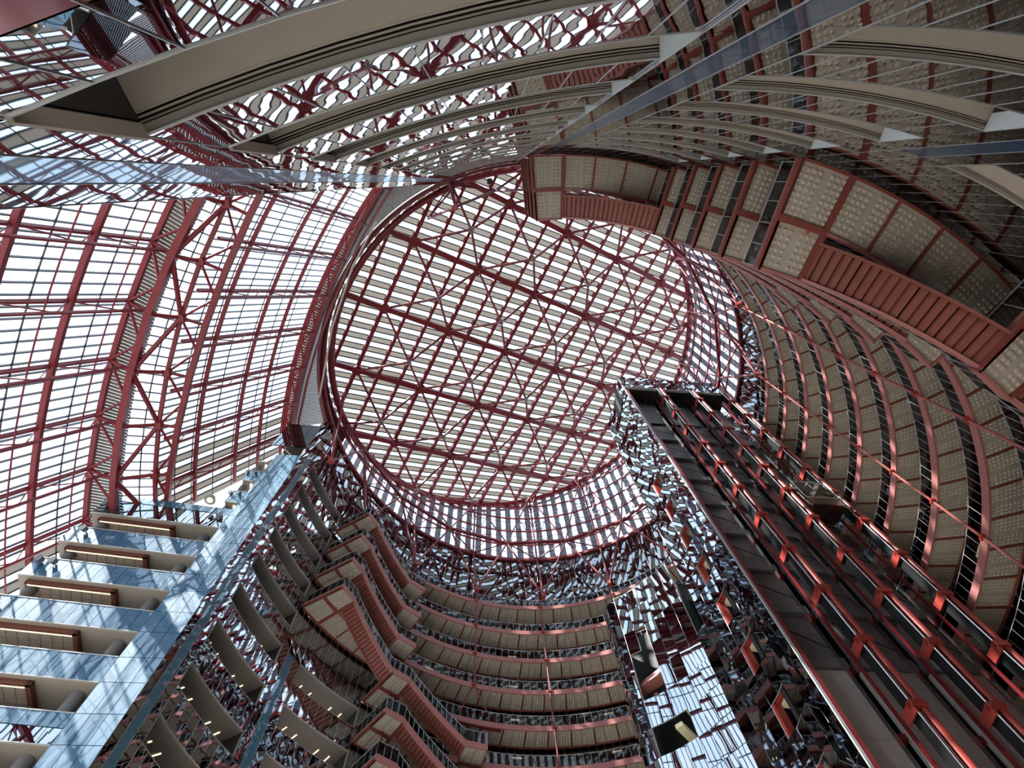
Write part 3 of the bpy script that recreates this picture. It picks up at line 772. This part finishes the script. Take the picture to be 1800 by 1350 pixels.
for i in range(0, 13):
    a = -122 - i * 4.0; po, pi_ = T2.p(a, 66.8, .1), cc_from(a); pi_ = Vector((pi_.x, pi_.y, 66.6))
    q = MB().tube(po, pi_, .13)
    if prev:
        m1 = (prev[1] + pi_) / 2; q.tube(prev[0], m1, .11).tube(po, m1, .11)
        ob('chord', MB().beam(prev[1], pi_, .4, .6).mesh('chord', 'truss_red'), tt); ob('chord', MB().beam(prev[0], po, .3, .4).mesh('chord', 'truss_red'), tt)
        e = Vector((.75, .35, .6)); ob('chord', MB().beam(prev[1] + e, pi_ + e, .2, .5).mesh('chord', 'truss_red'), tt)
    ob('strut', q.mesh('strut', 'truss_red'), tt); prev = (po, pi_)
q = MB(); pl = [Vector((-12.4, 4.2, 65.8)), Vector((-15.4, 9.0, 65.8)), Vector((-18.4, 16.0, 65.8)), Vector((-20.8, 24.6, 65.8))]
for a, b in zip(pl, pl[1:]): q.tube(a, b, .11, 8)
o = ob('drain_pipe', q.mesh('drain_pipe', 'pipe_cream')); o['label'] = 'thin cream pipe running beside the rim of the disc roof'; o['category'] = 'pipe'

# ------------------------------------------------------------------ blue towers
def blue_tower(flip, wname):
    tw = struct(wname, (0, 0, 0), 0, 'blue glass panel tower with deep balconies')
    ax = rad(AX)
    def F(x, y, z):
        if not flip: return Vector((x, y, z))
        dx, dy = x - CX, y - CY; a = math.atan2(dy, dx); r = math.hypot(dx, dy); a = 2 * ax - a - rad(1.6); r += .9
        return Vector((CX + r * cos(a), CY + r * sin(a), z))
    B = [Vector((-21.2, 28.75)), Vector((-23.95, 28.55)), Vector((-25.2, 28.35)), Vector((-34.4, 26.7))]
    nrm = Vector((-.17, .985)).normalized()     # into the building
    def slab(p, q, z0, z1, mt, name, th=.06, jit=.0, out=0.):
        o_ = nrm * out; j = [Vector((0, 0, 0))] * 4
        d = random.gauss(0, jit), random.gauss(0, jit)
        a = F(p.x + o_.x + nrm.x * d[0], p.y + o_.y + nrm.y * d[0], z0); b = F(q.x + o_.x + nrm.x * d[1], q.y + o_.y + nrm.y * d[1], z0)
        c = F(q.x + o_.x, q.y + o_.y, z1); e = F(p.x + o_.x, p.y + o_.y, z1); n2 = F(p.x + o_.x + nrm.x * th, p.y + o_.y + nrm.y * th, z0) - F(p.x + o_.x, p.y + o_.y, z0)
        cen = (a + b + c + e) / 4
        mb = MB().hexa([v - cen for v in (a, b, b + n2, a + n2, e, c, c + n2, e + n2)])
        return ob(name, mb.mesh(name, mt), tw, cen)
    def room(p, q, zh, k, depth, lowt):
        d = (q - p).normalized(); L = (q - p).length
        ce = MB(); f = lambda s, w_, z: F(p.x + d.x * s + nrm.x * w_, p.y + d.y * s + nrm.y * w_, z)
        def blk(mb, s0, s1, w0, w1, z0, z1): mb.hexa([f(s0, w0, z0), f(s1, w0, z0), f(s1, w1, z0), f(s0, w1, z0), f(s0, w0, z1), f(s1, w0, z1), f(s1, w1, z1), f(s0, w1, z1)]); return mb
        ob('balcony_ceiling', blk(MB(), 0, L, .08, depth, zh, zh + .12).mesh('balcony_ceiling', 'beige'), tw)
        bw = blk(MB(), -.1, L, depth, depth + .1, zh - 2.3, zh + .1); blk(bw, -.1, 0, .1, depth, zh - 2.2, zh)
        ob('balcony_wall', bw.mesh('balcony_wall', 'beige'), tw)
        ob('edge_trim', blk(blk(MB(), 0, L, -.03, .08, zh - .05, zh + .0), 0, L, -.03, .1, zh - 2.2, zh - 2.14).mesh('edge_trim', 'panel_grey'), tw)
        if lowt:
            s0, s1, w0, w1 = 3.7, L - .7, .38, depth - .2
            fr = blk(MB(), s0, s1, w0, w0 + .16, zh - .38, zh); blk(fr, s0, s0 + .3, w0, w1, zh - .38, zh); blk(fr, s1 - .1, s1, w0, w1, zh - .38, zh)
            ob('wood_frame', fr.mesh('wood_frame', 'wood'), tw)
            ob('cove_light', blk(MB(), s0 + .35, s1 - .12, w0 + .17, w0 + .30, zh - .36, zh - .32).mesh('cove_light', 'cove_glow'), tw)
            tl = MB()
            n1 = int((s1 - s0 - .5) / .72)
            for i in range(n1):
                for j in range(2): blk(tl, s0 + .4 + i * .72, s0 + .4 + i * .72 + .68, w0 + .45 + j * .72, w0 + .45 + j * .72 + .68, zh - .12, zh - .08)
            ob('ceiling_tile', tl.mesh('ceiling_tile', 'tile_beige'), tw)
        else:
            ob('cove_light', blk(MB(), .25, .5, .3, 1.2, zh - .1, zh - .04).mesh('cove_light', 'cove_glow'), tw)
        cs = [1.15] if not lowt else [1.25, L - .9]
        for s in cs:
            ob('column', MB().tube(f(s, 1.2 if lowt else .8, zh - 2.3), f(s, 1.2 if lowt else .8, zh), .42 if lowt else .3, 16).mesh('column', 'grey_column'), tw)
    n0 = 3
    def row(z0, z1, p, q, n, mt, jit=.002):
        slab(p, q, z0 + .03, z1 - .03, 'black', 'panel_backing', out=.10)
        e_ = .035 / (q - p).length
        for i in range(n): slab(p + (q - p) * i / n, p + (q - p) * ((i + 1) / n - e_), z0 + .02, z1 - .02, mt, 'glass_panel', jit=jit)
    for k in range(-1, 13):
        zh, zs, nh = hk(k) - .35, hk(k) - 2.53, hk(k + 1) - .35
        mech = (k == 7)
        # solid pier next to the round wall
        if k >= 0:
            row(zs, zh, B[0], B[1], n0, 'blue_panel' if k > 2 else 'blue_light')
        row(nh, zs, B[0], B[1], n0, 'blue_panel' if k > 2 else 'blue_light')
        if 0 <= k <= 2:
            row(nh, zs, B[1], B[2], 2, 'blue_light'); room(B[1], B[2], zh, k, 2.6, False)
            if k < 2: pass
            slab(B[2], B[2] + nrm * 2.4, nh, zs, 'beige', 'side_panel') if not flip else None
        if k >= 3:
            room(B[1], B[3], zh, k, 3.2, True)
            if mech:
                row(zs - .95, zs, B[1], B[3], 13, 'blue_panel'); row(nh, zs - .97, B[1], B[3], 13, 'mirror_tower')
            else: row(nh, zs, B[1], B[3], 13, 'blue_panel')
            slab(B[3], B[3] + nrm * 3, nh, zs, 'beige', 'side_panel') if not flip else None
    # terrace strip above the lower tier
    row(44.2, 46.1, B[1], B[3], 13, 'mirror_tower'); row(46.2, 47.1, B[1], B[3], 15, 'blue_light')
    row(60.6, 66.6, B[0], B[2], 4, 'mirror_dark')
    mb = MB().quadbox(F(B[0].x, B[0].y + .1, 66.7), F(B[2].x, B[2].y + .1, 66.7), F(B[2].x, B[2].y + 5, 66.7), F(B[0].x, B[0].y + 5, 66.7), .1)
    ob('roof_edge', mb.mesh('roof_edge', 'panel_grey'), tw)
    # solid core behind everything so no daylight leaks through
    c0, c1, c2, c3 = B[0] + nrm * 3.6, B[3] + nrm * 3.6, B[3] + nrm * 9, B[0] + nrm * 9
    v = [F(c.x, c.y, GZ) for c in (c0, c1, c2, c3)] + [F(c.x, c.y, 46.8) for c in (c0, c1, c2, c3)]
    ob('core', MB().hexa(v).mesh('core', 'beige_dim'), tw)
    c1, c2 = B[2] + nrm * 3.0, B[2] + nrm * 9
    c0 = B[0] + nrm * 3.0
    v = [F(c.x, c.y, 46.8) for c in (c0, c1, c2, c3)] + [F(c.x, c.y, 67) for c in (c0, c1, c2, c3)]
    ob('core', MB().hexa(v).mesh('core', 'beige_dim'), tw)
    return F, B, nrm
F_, B_, nrm_ = blue_tower(False, 'wall_left')
blue_tower(True, 'wall_near')
def spot(x, y, z, lab, s=1.):
    t = thing('spotlight', lab, 'light', (x, y, z), 0, 'round black spotlights on the blue panels')
    ob('lamp_body', MB().tube((0, 0, 0), (-.05, -.32 * s, -.12 * s), .17 * s, 10, .22 * s).mesh('lamp_body', 'dark_metal'), t)
    ob('bracket', MB().box(-.05, .05, -.02, .12, -.05, .05).mesh('bracket', 'steel'), t)
for k in (0, 1, 2):
    z = hk(k) - 2.53 - .5
    for s, w_ in ((.35, 'inner'), (1.0, 'outer')): spot(B_[1].x + (B_[2].x - B_[1].x) * s, B_[1].y - .12, z, 'small black spotlight, %s of the pair on the %s short blue spandrel' % (w_, ('topmost', 'middle', 'lowest')[k]))
for k, ss in ((3, (.88,)), (4, (.93, .84)), (5, (.97, .93)), (2, (.93,))):
    z = hk(k) - 2.53 - .55 if k > 2 else 45.2
    for i_, s in enumerate(ss): spot(B_[1].x + (B_[3].x - B_[1].x) * s, B_[1].y + (B_[3].y - B_[1].y) * s - .15, z, 'round black spotlight, %s on the %s long blue spandrel' % (('outer one', 'inner one')[i_] if len(ss) > 1 else 'alone', {2: 'glass strip above the topmost', 3: 'topmost', 4: 'second', 5: 'third'}[k]), 1.25)
t = thing('floodlight', 'large glowing floodlight hanging before the upper window wall', 'light', (-27.4, 29.1, 50.0))
ob('lamp_body', MB().tube((0, 0, .35), (0, 0, -.2), .3, 14, .55).mesh('lamp_body', 'panel_grey'), t)
ob('bulb', MB().tube((0, 0, -.21), (0, 0, -.26), .3, 12).mesh('bulb', 'cove_glow'), t)

# ------------------------------------------------------------------ lift tower
ea = rad(4.9); ed = Vector((cos(ea), sin(ea), 0)); en = Vector((-sin(ea), cos(ea), 0)); P0 = Vector((15.85, 23.25, 0))
el = thing('lift_tower', 'tall open lift tower with dark floor panels and three glass-lift bays', 'tower', (P0.x, P0.y, GZ), ea)
Z = lambda z: z - GZ
BW = 3.95
tp = MB().box(0, 3.15, 0, .12, 0, 3.35).mesh('shaft_panel', 'dark_metal'); tl = MB().box(-.1, 3.35, -.28, .12, 0, .62).mesh('floor_beam', 'dark_metal')
arm = MB(); arm.beam((1.2, -.08, 2.2), (2.9, -.3, .6), .05, .05); arm.box(.55, .68, -.05, 0, 2.9, 3.05); arm.box(1.35, 1.37, -.01, 0, .3, 3.2)
armm = arm.mesh('panel_seam', 'black')
rg = MB()
for i in range(3): rg.tube((.12 + .2 * i, 0, 0), (.12 + .2 * i, 0, 65.2), .055, 6)
concm = MB().box(0, 3.15, 0, .3, 0, 1).mesh('x')
for b in range(3):
    s0 = b * BW
    for k in range(-1, 8):
        zb = hk(k + 1) - .4
        if k == -1: continue
        ob('shaft_panel', tp, el, (s0 + .1, 1.5, Z(zb + .66))); ob('floor_beam', tl, el, (s0 + .1, 1.5, Z(zb))); ob('panel_seam', armm, el, (s0 + .1, 1.5, Z(zb + .66)))
    ob('shaft_panel', MB().box(0, 3.15, 0, .12, 0, 5.5).mesh('shaft_panel', 'dark_metal'), el, (s0 + .1, 1.5, Z(hk(0) + .3)))
    for zc in range(6):
        ob('concrete_panel', MB().box(0, 3.12, 0, .3, .01, 4.09).mesh('concrete_panel', 'concrete'), el, (s0 + .1, 1.45, Z(hk(8) - .45 - 4.1 * (zc + 1))))
    ob('guide_rails', rg.mesh('guide_rails', 'grey_tube'), el, (s0 + 3.2, 2.3, 0))
    cab_ = MB()
    for i in range(4): cab_.tube((s0 + 2.95 + .07 * i, 1.15, 0), (s0 + 2.95 + .07 * i, 1.15, Z(64)), .014, 4)
    ob('hoist_cables', cab_.mesh('hoist_cables', 'steel'), el, stuff=True)
    # dark recess
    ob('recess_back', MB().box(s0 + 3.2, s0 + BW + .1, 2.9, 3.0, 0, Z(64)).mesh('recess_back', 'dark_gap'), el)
    for k in range(-1, 13):
        ob('cross_beam', MB().box(s0 + 3.1, s0 + BW + .1, 1.6, 2.0, 0, .35).mesh('cross_beam', 'deep_red'), el, (0, 0, Z(hk(k) - .3)))
for b in range(1, 4):
    s = b * BW
    ob('rail_post', MB().tube((s + .42, -.12, 0), (s + .42, -.12, Z(64)), .19, 12).mesh('rail_post', 'bright_red'), el)
    ob('guide_rail', MB().tube((s - .12, -.25, 0), (s - .12, -.25, Z(64)), .06, 8).mesh('guide_rail', 'steel'), el)
    ob('guide_rail', MB().box(s - .06, s + .02, -.2, .5, 0, Z(64)).mesh('guide_rail', 'black'), el)
    ob('guide_rail', MB().tube((s + .17, .05, 0), (s + .17, .05, Z(64)), .06, 8).mesh('guide_rail', 'grey_tube'), el)
    ob('channel', MB().box(s - .2, s - .1, .9, 1.1, 0, Z(64)).mesh('channel', 'deep_red'), el)
    for k in range(-1, 13):
        q = MB().box(-.22, .60, -.38, .0, -.30, .05); q.box(-.22, -.14, -.3, .7, -.6, .0); q.box(.22, .30, -.3, .3, -.3, 0); q.box(-.2, .3, .5, .7, -.45, -.1)
        o = ob('bracket', q.mesh('bracket', 'bright_red'), el, (s, 0, Z(hk(k) + .25)))
        o2 = ob('bolt', MB().tube((-.12, -.42, -.1), (-.12, -.3, -.1), .05, 6).tube((.5, -.32, -.1), (.62, -.32, -.1), .05, 6).mesh('bolt', 'steel'), o)
ob('corner_column', MB().box(.0, .26, -.02, .35, 0, Z(64)).mesh('corner_column', 'truss_red'), el)
ob('corner_trim', MB().box(-.16, .0, -.04, .1, 0, Z(68)).mesh('corner_trim', 'white_metal'), el)
# head of the shaft: mirrored fascia
fp = {}
for i in range(14):
    for j in range(3):
        wd = (3 * BW + .3) / 14
        me = panel_mesh(wd - .03, 1.33 - .03, 'mirror_tower')
        mx = Matrix.Translation((i * wd + wd / 2, -.06, Z(64.0 + 1.333 * (j + .5)))) @ Matrix.Rotation(rad(90 + random.gauss(0, 1.2)), 4, 'Z') @ Matrix.Rotation(rad(random.gauss(0, 1.5)), 4, 'Y')
        ob('mirror_panel', me, el, mx=mx)
ob('fascia_trim', MB().box(-.1, 3 * BW + .5, -.16, .1, Z(63.85), Z(64.02)).mesh('fascia_trim', 'panel_grey'), el)
ob('shaft_ceiling', MB().box(0, 3 * BW + .4, .1, 4, Z(64.1), Z(67.9)).mesh('shaft_ceiling', 'dark_gap'), el)
ob('shaft_back', MB().box(.2, 3 * BW + .4, 3.05, 3.4, 0, Z(64.1)).mesh('shaft_back', 'dark_gap'), el)
q = MB()
for b in range(3):
    s = b * BW + .9
    q.beam((s, 1.2, Z(63.6)), (s + .3, 1.2, Z(62.2)), .12, .12).beam((s + .3, 1.2, Z(62.2)), (s + 1.4, 1.2, Z(62.2)), .12, .12).beam((s + 1.4, 1.2, Z(62.2)), (s + 1.7, 1.2, Z(63.6)), .12, .12)
ob('sheave_frame', q.mesh('sheave_frame', 'grey_tube'), el)

# ------------------------------------------------------------------ glass lift cab
cb0 = P0 + ed * 8.55 + en * -.75
ct = thing('lift_cab', 'glass lift cab with bronze base riding in the right hand bay', 'lift', (cb0.x, cb0.y, 37.6), ea)
WC, DC = 2.75, 1.9
foot = [(0, 0), (WC, 0), (WC + .0, .9), (WC - .35, DC), (.35, DC), (0, .9)]
def prism(poly, z0, z1, sc=1.):
    n = len(poly); cx_, cy_ = sum(p[0] for p in poly) / n, sum(p[1] for p in poly) / n
    return MB().add([(cx_ + (p[0] - cx_) * sc, cy_ + (p[1] - cy_) * sc, z0) for p in poly] + [(p[0], p[1], z1) for p in poly], [tuple(range(n - 1, -1, -1)), tuple(range(n, 2 * n))] + [(i, (i + 1) % n, n + (i + 1) % n, n + i) for i in range(n)])
ob('base_skirt', prism(foot, 0, .95, .93).mesh('base_skirt', 'bronze'), ct)
ob('underplate', MB().box(.9, 1.05, .7, .85, -.05, 0).box(1.7, 1.8, 1.2, 1.3, -.05, 0).mesh('underplate', 'black'), ct)
q = MB()
for i in range(6):
    p, r_ = foot[i], foot[(i + 1) % 6]; q.tube((*p, .95), (*p, 3.4), .045, 8); q.tube((*p, 3.4), (*r_, 3.4), .045, 8); q.tube((*p, .97), (*r_, .97), .04, 8)
ob('cab_frame', q.mesh('cab_frame', 'steel'), ct)
q = MB()
for i in range(6):
    p, r_ = Vector((*foot[i], 1)), Vector((*foot[(i + 1) % 6], 1)); q.quadbox(p, r_, r_ + Vector((0, 0, 2.35)), p + Vector((0, 0, 2.35)), .02)
ob('cab_glass', q.mesh('cab_glass', 'glass_cab'), ct)
ob('cab_ceiling', prism([(a * .9 + .13, b * .9 + .1) for a, b in foot], 3.3, 3.42).mesh('cab_ceiling', 'beige'), ct)
ob('handrail', MB().tube((.1, .1, 1.9), (WC - .1, .1, 1.9), .03).tube((.1, .1, 1.9), (.1, 1, 1.9), .03).mesh('handrail', 'steel'), ct)
ob('control_panel', MB().box(1.55, 1.95, 1.5, 1.65, 1.0, 2.9).mesh('control_panel', 'dark_metal'), ct)
ob('back_panel', MB().box(.4, WC - .4, DC - .08, DC - .04, 1.6, 2.3).mesh('back_panel', 'added_glow'), ct)  # plain yellow panel with an added glow

# ------------------------------------------------------------------ mirrored curved towers beside the lifts
def poly_resample(pts, step):
    out = [Vector(pts[0])]; acc = 0
    P_ = [Vector(p) for p in pts]; tot = sum((b - a).length for a, b in zip(P_, P_[1:])); n = max(1, round(tot / step)); L = tot / n
    res = [P_[0]]; d = L; i = 0; cur = P_[0]
    for j in range(1, n):
        tgt = j * L; s = 0
        for a, b in zip(P_, P_[1:]):
            l = (b - a).length
            if s + l >= tgt: res.append(a + (b - a) * ((tgt - s) / l)); break
            s += l
    res.append(P_[-1]); return res
def curved_tower(label, pts, z0, z1, openings, name, jit, skip=None):
    t = thing(name, label, 'tower', (pts[0][0], pts[0][1], GZ))
    org = Vector((pts[0][0], pts[0][1], GZ))
    rs = poly_resample(pts, .95); mu = MB(); back = MB()
    rows = []; z = z0
    while z < z1 - .2: rows.append((z, min(z + DF / 2, z1))); z += DF / 2
    for i, (a, b) in enumerate(zip(rs, rs[1:])):
        d = (b - a); L = d.length; ang = math.atan2(d.y, d.x); c = (a + b) / 2
        for j, (za, zb) in enumerate(rows):
            if skip and skip(i, len(rs) - 1, za, zb): continue
            if openings(i, len(rs) - 1, za, zb): continue
            me = panel_mesh(round(L - .03, 2), round(zb - za - .03, 2), 'mirror_tower')
            mx = Matrix.Translation((c.x - org.x, c.y - org.y, (za + zb) / 2 - org.z)) @ Matrix.Rotation(ang + pi / 2 + rad(random.gauss(0, jit)), 4, 'Z') @ Matrix.Rotation(rad(random.gauss(0, jit)), 4, 'Y')
            ob('mirror_panel', me, t, mx=mx)
        nn = Vector((d.y, -d.x)).normalized() * (-1)
    nseg = len(rs) - 1
    def is_open(i, za, zb): return i < 0 or i >= nseg or openings(i, nseg, za, zb)
    for j, (za, zb) in enumerate(rows):
        for i in range(nseg + 1):
            if not (is_open(i - 1, za, zb) and is_open(i, za, zb)):
                a = rs[i]; mu.beam((a.x - org.x, a.y - org.y, za - org.z), (a.x - org.x, a.y - org.y, zb - org.z), .04, .04)
        for i in range(nseg):
            if openings(i, nseg, za, zb) and j and openings(i, nseg, *rows[j - 1]): continue
            a, b = rs[i], rs[i + 1]; mu.beam((a.x - org.x, a.y - org.y, za - org.z), (b.x - org.x, b.y - org.y, za - org.z), .035, .035)
    for a, b in zip(rs, rs[1:]): mu.beam((a.x - org.x, a.y - org.y, z1 - org.z), (b.x - org.x, b.y - org.y, z1 - org.z), .09, .09)
    ob('mullion', mu.mesh('mullion', 'white_metal'), t, stuff=True)
    return t, rs, org
bayrows = lambda za, zb: None
def open_hi(i, n, za, zb):
    zc = (za + zb) / 2
    if not (3 <= i <= 4): return False
    for k in range(2, 13):
        if hk(k) - 2.3 < zc < hk(k) - .1: return True
    return False
base = hk(13) - .15 - 2.05
hipts = [(15.70, 23.25), (15.85, 25.3), (15.65, 27.0), (15.1, 28.7), (14.75, 29.4)]
zb_hi = hk(8) - .15 - DF * 6
lift_side, rs_hi, org_hi = curved_tower('tall mirrored glass flank of the lift tower, faceted and curved', hipts, zb_hi, 67.8, open_hi, 'mirror_tower', 1.2)
def opening_parts(t, rs, org, i0, i1, k, pane=True):
    a, b = rs[i0], rs[i1]; d = (b - a).normalized(); n = Vector((-d.y, d.x)); n = n if n.dot(Vector((1, .6))) > 0 else -n
    z0, z1 = hk(k) - 2.2 - org.z, hk(k) - .15 - org.z
    A = Vector((a.x - org.x, a.y - org.y, 0)); B = Vector((b.x - org.x, b.y - org.y, 0)); n3 = Vector((n.x, n.y, 0)); d3 = Vector((d.x, d.y, 0))
    q = MB().hexa([B + Vector((0, 0, z0)), B - d3 * .25 + Vector((0, 0, z0)), B - d3 * .25 + n3 * .5 + Vector((0, 0, z0)), B + n3 * .5 + Vector((0, 0, z0)),
                   B + Vector((0, 0, z1)), B - d3 * .25 + Vector((0, 0, z1)), B - d3 * .25 + n3 * .5 + Vector((0, 0, z1)), B + n3 * .5 + Vector((0, 0, z1))])
    q.beam(A + Vector((0, 0, z1 + .1)) + n3 * .3, B + Vector((0, 0, z1 + .1)) + n3 * .3, .3, .3)
    q.beam(A + n3 * .2 + Vector((0, 0, z1 - .1)), A + n3 * 2 + Vector((0, 0, z1 - .1)), .15, .3)
    ob('red_frame', q.mesh('red_frame', 'bright_red'), t)
    ob('opening_soffit', MB().hexa([A + n3 * .5 + Vector((0, 0, z1)), B + n3 * .5 + Vector((0, 0, z1)), B + n3 * 2.6 + Vector((0, 0, z1)), A + n3 * 2.6 + Vector((0, 0, z1)),
        A + n3 * .5 + Vector((0, 0, z1 + .1)), B + n3 * .5 + Vector((0, 0, z1 + .1)), B + n3 * 2.6 + Vector((0, 0, z1 + .1)), A + n3 * 2.6 + Vector((0, 0, z1 + .1))]).mesh('opening_soffit', 'added_glow' if k > 4 else 'tile_beige'), t)  # lower soffits get an added glow, there is no lamp
for k in range(2, 11): opening_parts(lift_side, rs_hi, org_hi, 3, 5, k)
lowpts = [(14.4, 30.4), (14.0, 30.9), (13.0, 32.1), (11.4, 33.45), (10.2, 34.15), (9.75, 34.55), (9.6, 35.2), (10.0, 37.5)]
def open_lo(i, n, za, zb):
    zc = (za + zb) / 2
    if 4 <= i <= 5 and (29.6 < zc < 33.8): return True
    if i == 4 and 33.8 < zc < 36.0: return True
    if 3 <= i <= 5 and 25.5 < zc < 27.5: return True
    if 3 <= i <= 5 and 21.4 < zc < 23.4: return True
    return False
lowt, rs_lo, org_lo = curved_tower('lower mirrored tower with rounded corner and stepped hole', lowpts, zb_hi, zb_hi + DF * 9.5 if False else zb_hi + DF * 10, open_lo, 'mirror_tower', .8)
gap = curved_tower('curved mirror glass linking the two mirrored towers', [(14.75, 29.4), (14.4, 30.4)], zb_hi, hk(6) - .15, lambda *a: False, 'mirror_screen', .8)
# red beam, joists and dark void inside the stepped hole
t = lowt
def q3(x, y, z): return (x - org_lo.x, y - org_lo.y, z - org_lo.z)
ob('red_beam', MB().beam(q3(12.9, 33.0, 32.0), q3(10.4, 35.6, 32.0), .5, .7).beam(q3(12.5, 33.2, 31.55), q3(10.2, 35.3, 31.55), 1.0, .1).mesh('red_beam', 'fascia_pink'), t)
ob('red_brace', MB().beam(q3(12.6, 32.9, 35.4), q3(14, 35.5, 33.5), .35, .35).beam(q3(11.3, 34.2, 30.6), q3(13.5, 36.5, 31.2), .3, .3).mesh('red_brace', 'deep_red'), t)
q = MB()
for i in range(2): q.beam(q3(12.9 - .7 * i, 33.0 + .5 * i, 30.4), q3(15.5 - .7 * i, 36.6 + .5 * i, 30.4), .22, .2)
ob('joist', q.mesh('joist', 'added_glow'), t)  # plain joists brightened by an added glow
ob('joist', MB().beam(q3(11.9, 33.4, 27.5), q3(14.6, 36.6, 27.5), .55, .3).mesh('joist', 'added_glow'), t)
ob('inner_soffit', MB().box(*[0, 0, 0, 0, 0, 0]).mesh('inner_soffit', 'coffer') if False else squares(MB(), .2, .4, 0, 1, 0).mesh('inner_soffit', 'coffer'), t) if False else None
v = [(15.0, 31.2), (12.6, 36.0), (10.6, 37.6), (18, 37.6), (18, 31)]
n_ = len(v)
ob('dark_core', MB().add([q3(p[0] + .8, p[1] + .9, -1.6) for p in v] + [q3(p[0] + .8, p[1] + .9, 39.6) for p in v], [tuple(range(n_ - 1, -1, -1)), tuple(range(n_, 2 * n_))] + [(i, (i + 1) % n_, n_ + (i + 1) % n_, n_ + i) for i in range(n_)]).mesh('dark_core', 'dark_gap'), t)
v = [(17.9, 26.9), (17.6, 27.9), (17.0, 29.0), (16.6, 30), (20, 30), (21, 26.9)]; n_ = len(v); og = org_hi
ob('dark_core', MB().add([(p[0] - og.x, p[1] - og.y, 0) for p in v] + [(p[0] - og.x, p[1] - og.y, 67 - og.z) for p in v], [tuple(range(n_ - 1, -1, -1)), tuple(range(n_, 2 * n_))] + [(i, (i + 1) % n_, n_ + (i + 1) % n_, n_ + i) for i in range(n_)]).mesh('dark_core', 'dark_gap'), lift_side)

# ------------------------------------------------------------------ small things
t = thing('loudspeaker', 'small black loudspeaker hanging on a cable near the mirror wall top', 'speaker', (.07, 0.0, 67.0))
ob('housing', MB().box(-.3, .3, -.3, .3, -.55, .55).mesh('housing', 'black'), t); ob('cable', MB().tube((0, 0, .5), (.1, -1.4, 3.0), .03).mesh('cable', 'black'), t)
print('objects', len(bpy.data.objects), 'tris', sum(len(o.data.polygons) for o in bpy.data.objects if o.type == 'MESH'))
